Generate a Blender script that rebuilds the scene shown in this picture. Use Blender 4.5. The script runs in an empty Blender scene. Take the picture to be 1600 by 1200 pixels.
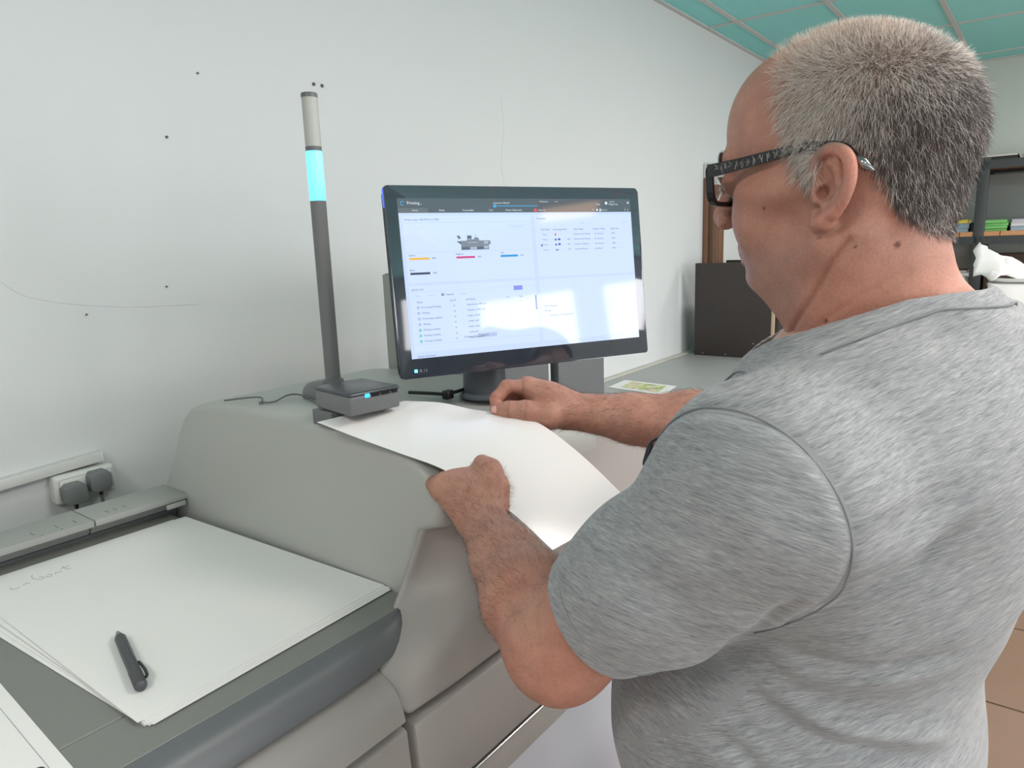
import bpy, bmesh, math, random
import numpy as np
from mathutils import Vector, Matrix, Euler

random.seed(7)
RNG = np.random.default_rng(11)
scene = bpy.context.scene
COL = scene.collection
EYE = 1.58          # height of the camera above the floor; many heights below are given relative to it

# ---------------------------------------------------------------- camera
cam_data = bpy.data.cameras.new('camera')
cam = bpy.data.objects.new('camera', cam_data)
COL.objects.link(cam)
yaw, pitch, roll = math.radians(37.43), math.radians(11.01), math.radians(2.04)
fwd = Vector((math.cos(pitch) * math.cos(yaw), math.cos(pitch) * math.sin(yaw), -math.sin(pitch)))
rgt0 = Vector((math.sin(yaw), -math.cos(yaw), 0))
dwn0 = fwd.cross(rgt0)
rgt = math.cos(roll) * rgt0 + math.sin(roll) * dwn0
dwn = -math.sin(roll) * rgt0 + math.cos(roll) * dwn0
cam.matrix_world = Matrix(((rgt.x, -dwn.x, -fwd.x, 0), (rgt.y, -dwn.y, -fwd.y, 0), (rgt.z, -dwn.z, -fwd.z, EYE), (0, 0, 0, 1)))
cam_data.sensor_fit = 'HORIZONTAL'
cam_data.sensor_width = 36.0
cam_data.lens = 36.0 * 1105.0 / 1600.0
cam_data.clip_start = 0.05
scene.camera = cam

# ---------------------------------------------------------------- exposure, world, daylight
vs = scene.view_settings
vs.view_transform = 'Standard'
vs.look = 'None'
vs.exposure = 0.18
vs.gamma = 1.0
vs.use_curve_mapping = False

world = bpy.data.worlds.new('world')
scene.world = world
world.use_nodes = True
wn = world.node_tree
wn.nodes.clear()
wo = wn.nodes.new('ShaderNodeOutputWorld')
wb = wn.nodes.new('ShaderNodeBackground')
wb.inputs[0].default_value = (0.80, 0.90, 1.0, 1)
wb.inputs[1].default_value = 2.0
wn.links.new(wb.outputs[0], wo.inputs[0])

WALL_Y, BACK_Y, LEFT_X, FAR_X, CEIL = 1.55, -3.9, -2.2, 5.78, EYE + 1.08

def area_light(name, loc, rot, sx, sy, power, color):
    d = bpy.data.lights.new(name, 'AREA')
    d.shape = 'RECTANGLE'; d.size = sx; d.size_y = sy; d.energy = power; d.color = color
    o = bpy.data.objects.new(name, d); COL.objects.link(o)
    o.location = loc; o.rotation_euler = rot
    return o
# daylight entering through each of the windows of the wall behind the camera
WINDOWS = [(-1.9, -0.75), (-0.55, 0.42), (0.55, 1.40), (1.55, 2.45), (2.75, 3.65), (3.95, 4.85)]  # the leftmost window is added to brighten the lower left wall
WIN_Z0, WIN_Z1 = EYE - 0.62, EYE + 0.62
for wx0, wx1 in WINDOWS:
    area_light('window_daylight', ((wx0 + wx1) / 2, BACK_Y + 0.02, (WIN_Z0 + WIN_Z1) / 2), (math.radians(90), 0, 0),
               wx1 - wx0 - 0.1, WIN_Z1 - WIN_Z0 - 0.1, 14.0, (0.985, 0.952, 0.985))
# unseen ceiling panels, added to brighten the room from above
FILL_LAMPS = [(-1.1, -1.2), (0.9, -1.1), (2.9, -1.2), (-1.0, 0.25), (1.15, -0.55), (3.0, -0.2), (4.7, -1.3)]
for lx, ly in FILL_LAMPS:
    area_light('ceiling_fill', (lx, ly, CEIL - 0.035), (0, 0, 0), 0.55, 0.55, 34.0 if lx > 4 else 12.0, (1.0, 0.928, 0.945))

# ---------------------------------------------------------------- helpers
def lin(r, g, b):
    f = lambda c: (c / 255 / 12.92) if c <= 10.31475 else ((c / 255 + 0.055) / 1.055) ** 2.4
    return (f(r), f(g), f(b), 1.0)

def material(name, rgb, rough=0.5, metal=0.0, spec=0.5, noise=None, bump=None, coat=0.0, emit=None, sss=0.0, alpha=None, trans=0.0):
    """noise = (scale, amount) colour mottling; bump = (scale, strength) fine relief; emit = (rgb, strength)"""
    m = bpy.data.materials.new(name); m.use_nodes = True
    nt = m.node_tree; b = nt.nodes['Principled BSDF']
    c = lin(*rgb)
    b.inputs['Base Color'].default_value = c
    b.inputs['Roughness'].default_value = rough
    b.inputs['Metallic'].default_value = metal
    b.inputs['Specular IOR Level'].default_value = spec
    b.inputs['Coat Weight'].default_value = coat
    b.inputs['Transmission Weight'].default_value = trans
    if sss:
        b.inputs['Subsurface Weight'].default_value = sss
        b.inputs['Subsurface Radius'].default_value = (1.0, 0.35, 0.2)
        b.inputs['Subsurface Scale'].default_value = 0.006
    tc = None
    if noise or bump:
        tc = nt.nodes.new('ShaderNodeTexCoord')
    if noise:
        n = nt.nodes.new('ShaderNodeTexNoise'); n.inputs['Scale'].default_value = noise[0]; n.inputs['Detail'].default_value = 5
        nt.links.new(tc.outputs['Object'], n.inputs['Vector'])
        mx = nt.nodes.new('ShaderNodeMix'); mx.data_type = 'RGBA'
        a = noise[1]
        mx.inputs['A'].default_value = tuple(max(0, v * (1 - a)) for v in c[:3]) + (1,)
        mx.inputs['B'].default_value = tuple(min(1, v * (1 + a)) for v in c[:3]) + (1,)
        nt.links.new(n.outputs['Fac'], mx.inputs['Factor'])
        nt.links.new(mx.outputs['Result'], b.inputs['Base Color'])
    if bump:
        n2 = nt.nodes.new('ShaderNodeTexNoise'); n2.inputs['Scale'].default_value = bump[0]; n2.inputs['Detail'].default_value = 3
        nt.links.new(tc.outputs['Object'], n2.inputs['Vector'])
        bp = nt.nodes.new('ShaderNodeBump'); bp.inputs['Strength'].default_value = bump[1]; bp.inputs['Distance'].default_value = 0.001
        nt.links.new(n2.outputs['Fac'], bp.inputs['Height'])
        nt.links.new(bp.outputs['Normal'], b.inputs['Normal'])
    if emit:
        b.inputs['Emission Color'].default_value = lin(*emit[0])
        b.inputs['Emission Strength'].default_value = emit[1]
    return m

def finish(o, parent=None, label=None, cat=None, group=None, kind=None):
    COL.objects.link(o)
    if parent is not None:
        o.parent = parent
        if parent.type == 'EMPTY': o.matrix_parent_inverse = Matrix.Translation(-parent.location)
    if label: o['label'] = label
    if cat: o['category'] = cat
    if group: o['group'] = group
    if kind: o['kind'] = kind
    return o

def thing(name, loc, label, cat, group=None, kind=None):
    e = bpy.data.objects.new(name, None)
    e.empty_display_size = 0.05
    e.location = loc
    return finish(e, None, label, cat, group, kind)

def mesh_obj(name, verts, faces, mat, parent=None, smooth=True, angle=35, **kw):
    me = bpy.data.meshes.new(name)
    me.from_pydata([tuple(map(float, v)) for v in verts], [], [tuple(f) for f in faces])
    if isinstance(mat, (list, tuple)):
        for mm in mat: me.materials.append(mm)
    else:
        me.materials.append(mat)
    me.update()
    if smooth:
        me.polygons.foreach_set('use_smooth', [True] * len(me.polygons))
        me.set_sharp_from_angle(angle=math.radians(angle))
    return finish(bpy.data.objects.new(name, me), parent, **kw)

def bm_obj(name, bm, mat, parent=None, smooth=True, angle=35, **kw):
    me = bpy.data.meshes.new(name)
    bmesh.ops.recalc_face_normals(bm, faces=bm.faces)
    bm.to_mesh(me); bm.free()
    me.materials.append(mat)
    if smooth:
        me.polygons.foreach_set('use_smooth', [True] * len(me.polygons))
        me.set_sharp_from_angle(angle=math.radians(angle))
    return finish(bpy.data.objects.new(name, me), parent, **kw)

def add_box(bm, lo, hi, bevel=0.0, seg=2, rot=0.0, pivot=None):
    r = bmesh.ops.create_cube(bm, size=1.0)
    vs_ = r['verts']
    c = [(a + b) / 2 for a, b in zip(lo, hi)]; s = [b - a for a, b in zip(lo, hi)]
    for v in vs_:
        v.co = Vector((v.co.x * s[0], v.co.y * s[1], v.co.z * s[2]))
        if rot: v.co = Matrix.Rotation(rot, 3, 'Z') @ v.co
        v.co += Vector(c)
    if bevel:
        es = list({e for v in vs_ for e in v.link_edges})
        bmesh.ops.bevel(bm, geom=es, offset=bevel, segments=seg, profile=0.5, affect='EDGES')

def box(name, lo, hi, mat, parent=None, bevel=0.0, seg=2, rot=0.0, **kw):
    bm = bmesh.new(); add_box(bm, lo, hi, bevel, seg, rot)
    return bm_obj(name, bm, mat, parent, **kw)

def prism(name, pts, axis, a0, a1, mat, parent=None, bevel=0.0, seg=3, minang=20, **kw):
    """extrude a closed outline; axis 'x': pts are (y,z); axis 'y': (x,z); axis 'z': (x,y)"""
    bm = bmesh.new()
    mk = {'x': lambda p, a: (a, p[0], p[1]), 'y': lambda p, a: (p[0], a, p[1]), 'z': lambda p, a: (p[0], p[1], a)}[axis]
    v0 = [bm.verts.new(mk(p, a0)) for p in pts]; v1 = [bm.verts.new(mk(p, a1)) for p in pts]
    n = len(pts)
    f0 = bm.faces.new(v0); f1 = bm.faces.new(v1)
    for i in range(n): bm.faces.new((v0[i], v0[(i + 1) % n], v1[(i + 1) % n], v1[i]))
    bmesh.ops.recalc_face_normals(bm, faces=bm.faces)
    if bevel:
        es = [e for e in bm.edges if len(e.link_faces) == 2 and e.calc_face_angle(0) > math.radians(minang)]
        bmesh.ops.bevel(bm, geom=es, offset=bevel, segments=seg, profile=0.5, affect='EDGES', clamp_overlap=True)
    return bm_obj(name, bm, mat, parent, **kw)

def arc(cx, cy, r, a0, a1, n):
    return [(cx + r * math.cos(math.radians(a0 + (a1 - a0) * i / n)), cy + r * math.sin(math.radians(a0 + (a1 - a0) * i / n))) for i in range(n + 1)]

def catmull(pts, n):
    P = [np.array(p, float) for p in pts]
    P = [2 * P[0] - P[1]] + P + [2 * P[-1] - P[-2]]
    out = []
    for i in range(1, len(P) - 2):
        for j in range(n):
            t = j / n
            out.append(0.5 * (2 * P[i] + (P[i + 1] - P[i - 1]) * t + (2 * P[i - 1] - 5 * P[i] + 4 * P[i + 1] - P[i + 2]) * t ** 2 + (3 * P[i] - P[i - 1] - 3 * P[i + 1] + P[i + 2]) * t ** 3))
    out.append(P[-2])
    return out

def tube_data(pts, r, sides=8, closed=False, caps=True):
    P = [Vector(p) for p in pts]; n = len(P)
    R_ = r if hasattr(r, '__len__') else [r] * n
    verts, faces = [], []
    ref = Vector((0, 0, 1))
    prev = None
    for i in range(n):
        if closed: t = (P[(i + 1) % n] - P[i - 1])
        else: t = P[min(i + 1, n - 1)] - P[max(i - 1, 0)]
        t.normalize()
        if prev is None:
            u = t.cross(ref)
            if u.length < 1e-3: u = t.cross(Vector((1, 0, 0)))
        else:
            u = prev - t * prev.dot(t)
        u.normalize(); w = t.cross(u); prev = u
        for k in range(sides):
            a = 2 * math.pi * k / sides
            verts.append(P[i] + R_[i] * (math.cos(a) * u + math.sin(a) * w))
    m = n if closed else n - 1
    for i in range(m):
        j = (i + 1) % n
        for k in range(sides):
            l = (k + 1) % sides
            faces.append((i * sides + k, i * sides + l, j * sides + l, j * sides + k))
    if caps and not closed:
        faces.append(tuple(range(sides))[::-1]); faces.append(tuple((n - 1) * sides + k for k in range(sides)))
    return verts, faces

def tube(name, pts, r, mat, parent=None, sides=8, closed=False, **kw):
    v, f = tube_data(pts, r, sides, closed)
    return mesh_obj(name, v, f, mat, parent, angle=50, **kw)

def lathe(name, prof, c, mat, parent=None, seg=40, axis=None, **kw):
    """prof = list of (radius, height) along the axis from c"""
    ax = Vector(axis or (0, 0, 1)).normalized()
    u = ax.cross(Vector((1, 0, 0)));
    if u.length < 0.1: u = ax.cross(Vector((0, 1, 0)))
    u.normalize(); w = ax.cross(u)
    verts, faces = [], []
    for r, h in prof:
        for k in range(seg):
            a = 2 * math.pi * k / seg
            verts.append(Vector(c) + ax * h + max(r, 1e-5) * (math.cos(a) * u + math.sin(a) * w))
    for i in range(len(prof) - 1):
        for k in range(seg):
            l = (k + 1) % seg
            faces.append((i * seg + k, i * seg + l, (i + 1) * seg + l, (i + 1) * seg + k))
    faces.append(tuple(range(seg))[::-1]); faces.append(tuple((len(prof) - 1) * seg + k for k in range(seg)))
    return mesh_obj(name, verts, faces, mat, parent, **kw)

def Z(z): return EYE + z

# ---------------------------------------------------------------- materials
M = {}
M['wall'] = material('wall_paint', (214, 217, 216), 0.7, spec=0.3, noise=(2.2, 0.02), bump=(900, 0.25))
M['far_wall'] = material('far_wall_paint', (205, 210, 202), 0.8, spec=0.2)
M['ceil'] = material('teal_ceiling_tile', (150, 224, 220), 0.75, spec=0.3, noise=(40, 0.04))
M['ceil_bar'] = material('ceiling_bar', (196, 200, 196), 0.5)
M['floor'] = material('floor_tile', (148, 122, 104), 0.28, noise=(5, 0.1))
M['grout'] = material('floor_joint', (92, 72, 52), 0.8)
M['side'] = material('grey_plastic_panel', (170, 172, 167), 0.42, bump=(1500, 0.12))
M['top'] = material('grey_plastic_top', (136, 140, 138), 0.5, bump=(1500, 0.12))
M['beige'] = material('warm_grey_plastic', (158, 153, 148), 0.42, bump=(1500, 0.1))
M['dark'] = material('dark_grey_plastic', (98, 101, 103), 0.4, bump=(1500, 0.1))
M['tray'] = material('tray_grey_plastic', (124, 127, 121), 0.5, bump=(1500, 0.15))
M['seam'] = material('seam_black', (38, 38, 38), 0.7)
M['tower'] = material('tower_grey', (104, 106, 108), 0.5)
M['chrome'] = material('chrome_trim', (215, 215, 215), 0.15, metal=1.0)
M['black'] = material('black_plastic', (26, 28, 31), 0.35)
M['bezel'] = material('bezel_with_painted_sheen', (50, 56, 66), 0.05, spec=0.5)  # base lifted from black: the bright room's reflection put into the colour
M['bezel'].node_tree.nodes['Principled BSDF'].inputs['IOR'].default_value = 1.95
M['paper'] = material('white_paper', (232, 231, 228), 0.6, spec=0.3)
M['gloss_paper'] = material('glossy_white_paper', (240, 236, 234), 0.2, spec=0.7)
M['pole'] = material('pole_grey', (112, 113, 113), 0.5)
M['white_plastic'] = material('white_plastic', (214, 215, 211), 0.4)
M['plug'] = material('plug_grey', (118, 123, 122), 0.5)
M['wood'] = material('door_wood', (122, 88, 66), 0.45, noise=(9, 0.15))

# ---------------------------------------------------------------- room shell
def wall_quad(name, lo, hi, mat, **kw):
    return box(name, lo, hi, mat, kind='structure', **kw)

floor = box('floor', (LEFT_X - .2, BACK_Y - .2, -0.12), (FAR_X + .2, WALL_Y + .2, -0.004), M['grout'], kind='structure', smooth=False)
TS = 0.6
k = 0
tile_me = None
for i in range(int((FAR_X - LEFT_X) / TS) + 1):
    for j in range(int((WALL_Y - BACK_Y) / TS) + 1):
        x0 = LEFT_X + 0.07 + i * TS; y0 = BACK_Y + .10 + j * TS
        if x0 + TS > FAR_X + .15 or y0 + TS > WALL_Y + .15: continue
        if tile_me is None:
            t = box('floor_tile', (x0 + .006, y0 + .006, -0.006), (x0 + TS - .006, y0 + TS - .006, 0.0), M['floor'], floor, bevel=0.0015, seg=1)
            tile_me = t.data; bx, by = x0, y0
        else:
            t = bpy.data.objects.new('floor_tile', tile_me); COL.objects.link(t); t.parent = floor
            t.location = (x0 - bx, y0 - by, 0)

wall_back = wall_quad('wall_left', (LEFT_X, WALL_Y, 0), (FAR_X, WALL_Y + .15, CEIL + .1), M['wall'])
wall_quad('wall_far', (FAR_X, BACK_Y - .15, 0), (FAR_X + .15, WALL_Y + .15, CEIL + .1), M['far_wall'])
wall_quad('wall_near', (LEFT_X - .15, BACK_Y - .15, 0), (LEFT_X, WALL_Y + .15, CEIL + .1), M['wall'])
# wall with the windows, behind the camera
bm = bmesh.new()
add_box(bm, (LEFT_X, BACK_Y - .15, 0), (FAR_X, BACK_Y, WIN_Z0))
add_box(bm, (LEFT_X, BACK_Y - .15, WIN_Z1), (FAR_X, BACK_Y, CEIL + .1))
xs = [LEFT_X] + [v for w in WINDOWS for v in w] + [FAR_X]
for a, b in zip(xs[0::2], xs[1::2]): add_box(bm, (a, BACK_Y - .15, WIN_Z0), (b, BACK_Y, WIN_Z1))
bm_obj('wall_right', bm, M['wall'], kind='structure', smooth=False)
for q, (a, b) in enumerate(WINDOWS):
    bm = bmesh.new()
    for lo, hi in (((a, -.09, WIN_Z0), (a + .05, -.03, WIN_Z1)), ((b - .05, -.09, WIN_Z0), (b, -.03, WIN_Z1)),
                   ((a, -.09, WIN_Z0), (b, -.03, WIN_Z0 + .05)), ((a, -.09, WIN_Z1 - .05), (b, -.03, WIN_Z1))):
        add_box(bm, (lo[0], BACK_Y + lo[1], lo[2]), (hi[0], BACK_Y + hi[1], hi[2]))
    bm_obj('window_%d' % (q + 1), bm, M['white_plastic'], kind='structure', smooth=False)

# suspended ceiling: teal tiles in a pale grid
ceil = box('ceiling', (LEFT_X, BACK_Y, CEIL + .004), (FAR_X, WALL_Y, CEIL + .1), M['ceil'], kind='structure', smooth=False)
TX, TY = 0.885, 0.426
X0, Y0 = 3.782, WALL_Y - 0.165      # one crossing of the grid
gx = [X0 + i * TX for i in range(-7, 4) if LEFT_X < X0 + i * TX < FAR_X]
gy = [Y0 - j * TY for j in range(0, 14) if BACK_Y < Y0 - j * TY]
tile0 = None
for x in [gx[0] - TX] + gx:
    for y in [Y0 + TY] + gy:
        x0, x1, y1, y0 = max(x, LEFT_X), min(x + TX, FAR_X), min(y, WALL_Y), max(y - TY, BACK_Y)
        if x1 - x0 < .05 or y1 - y0 < .05: continue
        box('ceiling_tile', (x0 + .012, y0 + .012, CEIL - .004), (x1 - .012, y1 - .012, CEIL + .006), M['ceil'], ceil, bevel=.002, seg=1)
for x in gx: box('ceiling_bar', (x - .012, BACK_Y, CEIL - .010), (x + .012, WALL_Y, CEIL), M['ceil_bar'], ceil, smooth=False)
for y in gy: box('ceiling_bar', (LEFT_X, y - .012, CEIL - .0095), (FAR_X, y + .012, CEIL), M['ceil_bar'], ceil, smooth=False)
box('trim_1', (LEFT_X, WALL_Y - .022, CEIL - .012), (FAR_X, WALL_Y, CEIL + .002), M['ceil_bar'], kind='structure', smooth=False)
box('trim_2', (FAR_X - .022, BACK_Y, CEIL - .012), (FAR_X, WALL_Y, CEIL + .002), M['ceil_bar'], kind='structure', smooth=False)

# warm luminous ceiling panels near the windows (mirrored in the monitor glass), and the added fill panels
M['lamp'] = material('warm_lamp_panel', (255, 226, 196), 0.5, emit=((255, 205, 160), 4.0))
for q, (lx, ly) in enumerate([(1.36, -3.35), (0.12, -3.5)] + FILL_LAMPS):
    where = ['by the windows, straight opposite the monitor', 'by the windows, opposite the signal tower', 'added as fill, near left corner behind the camera', 'added as fill between camera and middle window', 'added as fill behind the man, towards the fourth window',
             'added as fill over the feeder end, left of camera', 'added as fill above the man, out of view', 'added as fill right of the man over open floor', 'added as fill near shelf rack and last window'][q]
    t = thing('ceiling_light_or_fill', (lx, ly, CEIL), 'square warm white ceiling light panel ' + where, 'ceiling light', 'ceiling light panels')
    bm = bmesh.new()
    add_box(bm, (lx - .22, ly - .22, CEIL - .03), (lx + .22, ly - .2, CEIL - .004)); add_box(bm, (lx - .22, ly + .2, CEIL - .03), (lx + .22, ly + .22, CEIL - .004))
    add_box(bm, (lx - .22, ly - .2, CEIL - .03), (lx - .2, ly + .2, CEIL - .004)); add_box(bm, (lx + .2, ly - .2, CEIL - .03), (lx + .22, ly + .2, CEIL - .004))
    bm_obj('frame', bm, M['ceil_bar'], t, smooth=False)
    box('diffuser', (lx - .2, ly - .2, CEIL - .026), (lx + .2, ly + .2, CEIL - .018), M['lamp'], t, smooth=False)

# open brown wooden door case on the left wall, with the white door beside it
door = box('door_1', (3.80, WALL_Y - .09, 0), (3.87, WALL_Y - .001, Z(.325)), M['wood'], kind='structure', bevel=.004)
box('moulding', (3.786, WALL_Y - .085, 0), (3.80, WALL_Y - .055, Z(.325)), M['wood'], door, bevel=.003)
box('moulding', (3.786, WALL_Y - .03, 0), (3.80, WALL_Y - .001, Z(.325)), M['wood'], door, bevel=.003)
box('lintel', (3.786, WALL_Y - .092, Z(.325)), (4.75, WALL_Y - .001, Z(.40)), M['white_plastic'], door, bevel=.003)
box('door_leaf', (3.87, WALL_Y - .05, 0), (4.68, WALL_Y - .01, Z(.325)), M['white_plastic'], door, bevel=.003)
box('door_post', (4.68, WALL_Y - .09, 0), (4.75, WALL_Y - .001, Z(.325)), M['wood'], door, bevel=.004)

# small nails and wall plugs left in the wall
for x, z, r in ((1.236, .424, .0045), (1.262, .424, .0045), (.832, .257, .003), (.92, .40, .0025), (.62, -.105, .002), (.79, -.06, .002)):
    lathe('nail', [(r, 0), (r, .003), (r * .6, .006)], (x, WALL_Y + .0005, Z(z)), M['dark'], wall_back, seg=10, axis=(0, -1, 0))
M['scratch'] = material('wall_scratch', (203, 206, 204), 0.8)
sc = catmull([(.47, WALL_Y - .0002, Z(-.02)), (.53, WALL_Y - .0002, Z(-.065)), (.68, WALL_Y - .0002, Z(-.095)), (.86, WALL_Y - .0002, Z(-.105))], 8)
tube('wall_crack', sc, .0006, M['scratch'], wall_back, sides=4)
tube('wall_crack', catmull([(2.02, WALL_Y - .0002, Z(.50)), (2.03, WALL_Y - .0002, Z(.40)), (2.01, WALL_Y - .0002, Z(.28)), (2.04, WALL_Y - .0002, Z(.15))], 6), .0007, M['scratch'], wall_back, sides=4)

# ---------------------------------------------------------------- feeder unit of the press (left)
TRAY = Z(-.45)
fu = thing('paper_feeder', (-.1, .95, 0), 'grey paper feeder unit with flat top and dark rounded front edge, left of the press', 'paper feeder')
box('cabinet', (-.75, .625, .06), (.50, 1.28, TRAY - .035), M['side'], fu, bevel=.006)
box('plinth', (-.72, .66, 0), (.48, 1.25, .06), M['dark'], fu)
box('top_panel', (-.75, .7075, TRAY - .03), (.597, 1.236, TRAY), M['tray'], fu, bevel=.0012, seg=1)
box('front_strip', (-.75, .632, TRAY - .03), (.597, .7060, TRAY), M['tray'], fu, bevel=.0012, seg=1)
# dark rounded front edge, its right end drawn in to a rounded nose
prof = [(.640, -.4505)] + [(.622, -.4505), (.613, -.4525), (.606, -.457), (.601, -.464), (.597, -.474), (.593, -.484), (.593, -.487)] + [(.615, -.489), (.640, -.489)]
st = [(-.75, 0.0)] + [(.44, 0.0), (.49, .0025), (.52, .007), (.545, .013), (.562, .021), (.572, .031), (.577, .040)]
vv, ff = [], []
for x, push in st:
    for (y, z) in prof:
        fr = max(0.0, (.640 - y) / .047)
        vv.append((x, min(y + push * fr, .642), Z(z + (.006 * fr * min(1, push / .03) if z < -.47 else 0))))
n = len(prof)
for i in range(len(st) - 1):
    for j in range(n):
        ff.append((i * n + j, i * n + (j + 1) % n, (i + 1) * n + (j + 1) % n, (i + 1) * n + j))
ff.append(tuple(range(n))); ff.append(tuple((len(st) - 1) * n + j for j in range(n))[::-1])
mesh_obj('bullnose_edge', vv, ff, M['dark'], fu, angle=40)
# front covers: curved upper drawer and flat lower drawer
prof = [(.66, -.490), (.612, -.4905), (.598, -.493), (.585, -.499), (.574, -.508), (.567, -.519), (.563, -.531), (.560, -.543), (.561, -.546), (.57, -.547), (.66, -.547)]
prism('drawer_front', [(y, Z(z)) for y, z in prof], 'x', -.75, .5055, M['beige'], fu, bevel=.004, minang=60)
for v in fu.children[-1].data.vertices:
    if v.co.x > .4: v.co.x -= .017 * max(0, min(1, (v.co.z - Z(-.548)) / .045)) ** 1.6
prism('drawer_front', [(.66, Z(-.554)), (.566, Z(-.554)), (.5605, Z(-.558)), (.556, Z(-.62)), (.553, Z(-.80)), (.66, Z(-.80))], 'x', -.75, .507, M['beige'], fu, bevel=.004, minang=60)
prism('drawer_front', [(.66, Z(-.808)), (.553, Z(-.808)), (.553, Z(-1.48)), (.66, Z(-1.48))], 'x', -.75, .507, M['beige'], fu, bevel=.004, minang=60)
# rear ledge in two pieces, with its rail
box('rear_rail', (-.75, 1.236, TRAY - .02), (.597, 1.246, TRAY + .006), M['dark'], fu, bevel=.001)
box('rear_channel', (-.75, 1.246, TRAY - .02), (.597, 1.28, TRAY + .003), M['tray'], fu)
LEDGE = material('ledge_grey', (158, 160, 156), .5)
for a, b in ((-.75, .4445), (.4465, .602)):
    L = prism('rear_ledge', [(1.197, Z(-.410)), (1.197, Z(-.421)), (1.215, Z(-.423)), (1.225, Z(-.44)), (1.282, Z(-.44)), (1.282, Z(-.410))], 'x', a, b, LEDGE, fu, bevel=.0015, seg=2)
    for x in ([.365, .399, .425, .372, .40] if a < 0 else [.475, .503, .488]):
        box('size_mark', (x - .0005, 1.215 if x not in (.372, .40) else 1.2, Z(-.4103)), (x + .0005, 1.229 if x not in (.372, .40) else 1.206, Z(-.4095)), M['dark'], L, smooth=False)
box('guide_tab', (.56, 1.1925, Z(-.430)), (.594, 1.197, Z(-.4215)), LEDGE, fu, bevel=.001)

# ---------------------------------------------------------------- main body of the press
pr = thing('printing_press', (1.3, .9, 0), 'large grey digital printing press with sloping front covers under the monitor', 'printer')
X1 = .60
# raised housing with the smooth left end
prof = [(1.325, -.50), (1.308, -.463), (1.277, -.409)]
prof += [(1.205, -.300), (1.184, -.272), (1.160, -.253), (1.128, -.242), (1.09, -.2365), (1.04, -.2335), (.98, -.232), (.85, -.2325), (.74, -.236), (.68, -.243), (.63, -.256), (.597, -.275), (.580, -.30), (.576, -.325), (.582, -.343), (.617, -.356), (.634, -.405), (.652, -.452), (.66, -.50)]
prism('housing', [(y, Z(z)) for y, z in prof], 'x', X1, .985, M['side'], pr, bevel=.012, seg=4, minang=70)
box('cabinet', (.61, .64, .06), (1.65, 1.10, Z(-.46)), M['side'], pr, bevel=.006)
box('plinth', (.64, .67, 0), (1.61, 1.07, .06), M['dark'], pr)
# lower flat section to the right of the housing with its sloping cover
prism('output_cover', [(.72, Z(-.47)), (.72, Z(-.315)), (.705, Z(-.302)), (.64, Z(-.304)), (.605, Z(-.318)), (.585, Z(-.345)), (.578, Z(-.38)), (.60, Z(-.47))], 'x', .99, 1.25, M['top'], pr, bevel=.006, seg=3, minang=50)
# front cover whose left edge sweeps out under the feeder nose
rows = [(-.300, .603, .580, .603), (-.335, .603, .578, .603), (-.365, .602, .575, .618), (-.405, .597, .571, .632), (-.435, .583, .568, .640), (-.458, .553, .5655, .634), (-.474, .525, .5645, .620), (-.488, .505, .564, .604), (-.502, .4985, .563, .590), (-.517, .5005, .5625, .580), (-.532, .5075, .562, .573), (-.543, .5145, .5625, .568), (-.549, .5190, .566, .5695)]
xs_ = [0, .012, .03, .05, .075, .11, .2, .4, .74]
vv, ff = [], []
for z, xl, yf, yl in rows:
    for j, dx in enumerate(xs_):
        t = min(1, dx / .085); t = t * t * (3 - 2 * t)
        vv.append((min(xl + dx, 1.25), yl + (yf - yl) * t, Z(z)))
n = len(xs_)
for i in range(len(rows) - 1):
    for j in range(n - 1): ff.append((i * n + j, (i + 1) * n + j, (i + 1) * n + j + 1, i * n + j + 1))
fc = mesh_obj('front_cover', vv, ff, M['beige'], pr, angle=60)
md = fc.modifiers.new('thickness', 'SOLIDIFY'); md.thickness = .012; md.offset = -1
md = fc.modifiers.new('sub', 'SUBSURF'); md.levels = 2; md.render_levels = 2
box('inner_shell', (.60, .59, Z(-.95)), (1.24, .66, Z(-.50)), M['seam'], pr)
box('inner_plate', (.51, .60, Z(-.95)), (.60, .63, Z(-.545)), M['seam'], pr)
# lower door, chrome trim and bulging lower drawer
prism('lower_door', [(.63, Z(-.5575)), (.574, Z(-.5575)), (.5635, Z(-.560)), (.5605, Z(-.566)), (.556, Z(-.62)), (.555, Z(-.676)), (.63, Z(-.676))], 'x', .519, 1.25, M['beige'], pr, bevel=.004, seg=2, minang=75)
box('chrome_trim', (.519, .5535, Z(-.681)), (1.25, .63, Z(-.678)), M['chrome'], pr, bevel=.0008, seg=1)
prism('kick_band', [(.63, Z(-.683)), (.556, Z(-.683)), (.552, Z(-.70)), (.550, Z(-.718)), (.63, Z(-.718))], 'x', .519, 1.25, M['beige'], pr)
prism('lower_drawer', [(.63, Z(-.719)), (.551, Z(-.719)), (.535, Z(-.74)), (.512, Z(-.775)), (.490, Z(-.83)), (.48, Z(-.90)), (.48, Z(-1.0)), (.50, Z(-1.08)), (.55, Z(-1.12)), (.63, Z(-1.12))], 'x', .519, 1.25, material('pale_grey_plastic', (174, 171, 177), .4), pr, bevel=.004, seg=2, minang=60)
prism('lower_panel', [(.63, Z(-1.13)), (.555, Z(-1.13)), (.555, Z(-1.52)), (.63, Z(-1.52))], 'x', .519, 1.25, M['beige'], pr, bevel=.004)
# two upright exhaust boxes behind the monitor
box('exhaust_box', (1.00, .93, Z(-.452)), (1.362, 1.085, Z(-.045)), M['tower'], pr, bevel=.004)
box('painted_lit_face', (.9965, .932, Z(-.452)), (1.0005, 1.083, Z(-.047)), LEDGE, pr)  # pale face: light from the left put into the box's colour
box('exhaust_box', (1.402, .93, Z(-.452)), (1.622, .956, Z(-.06)), M['tower'], pr, bevel=.004)

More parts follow.
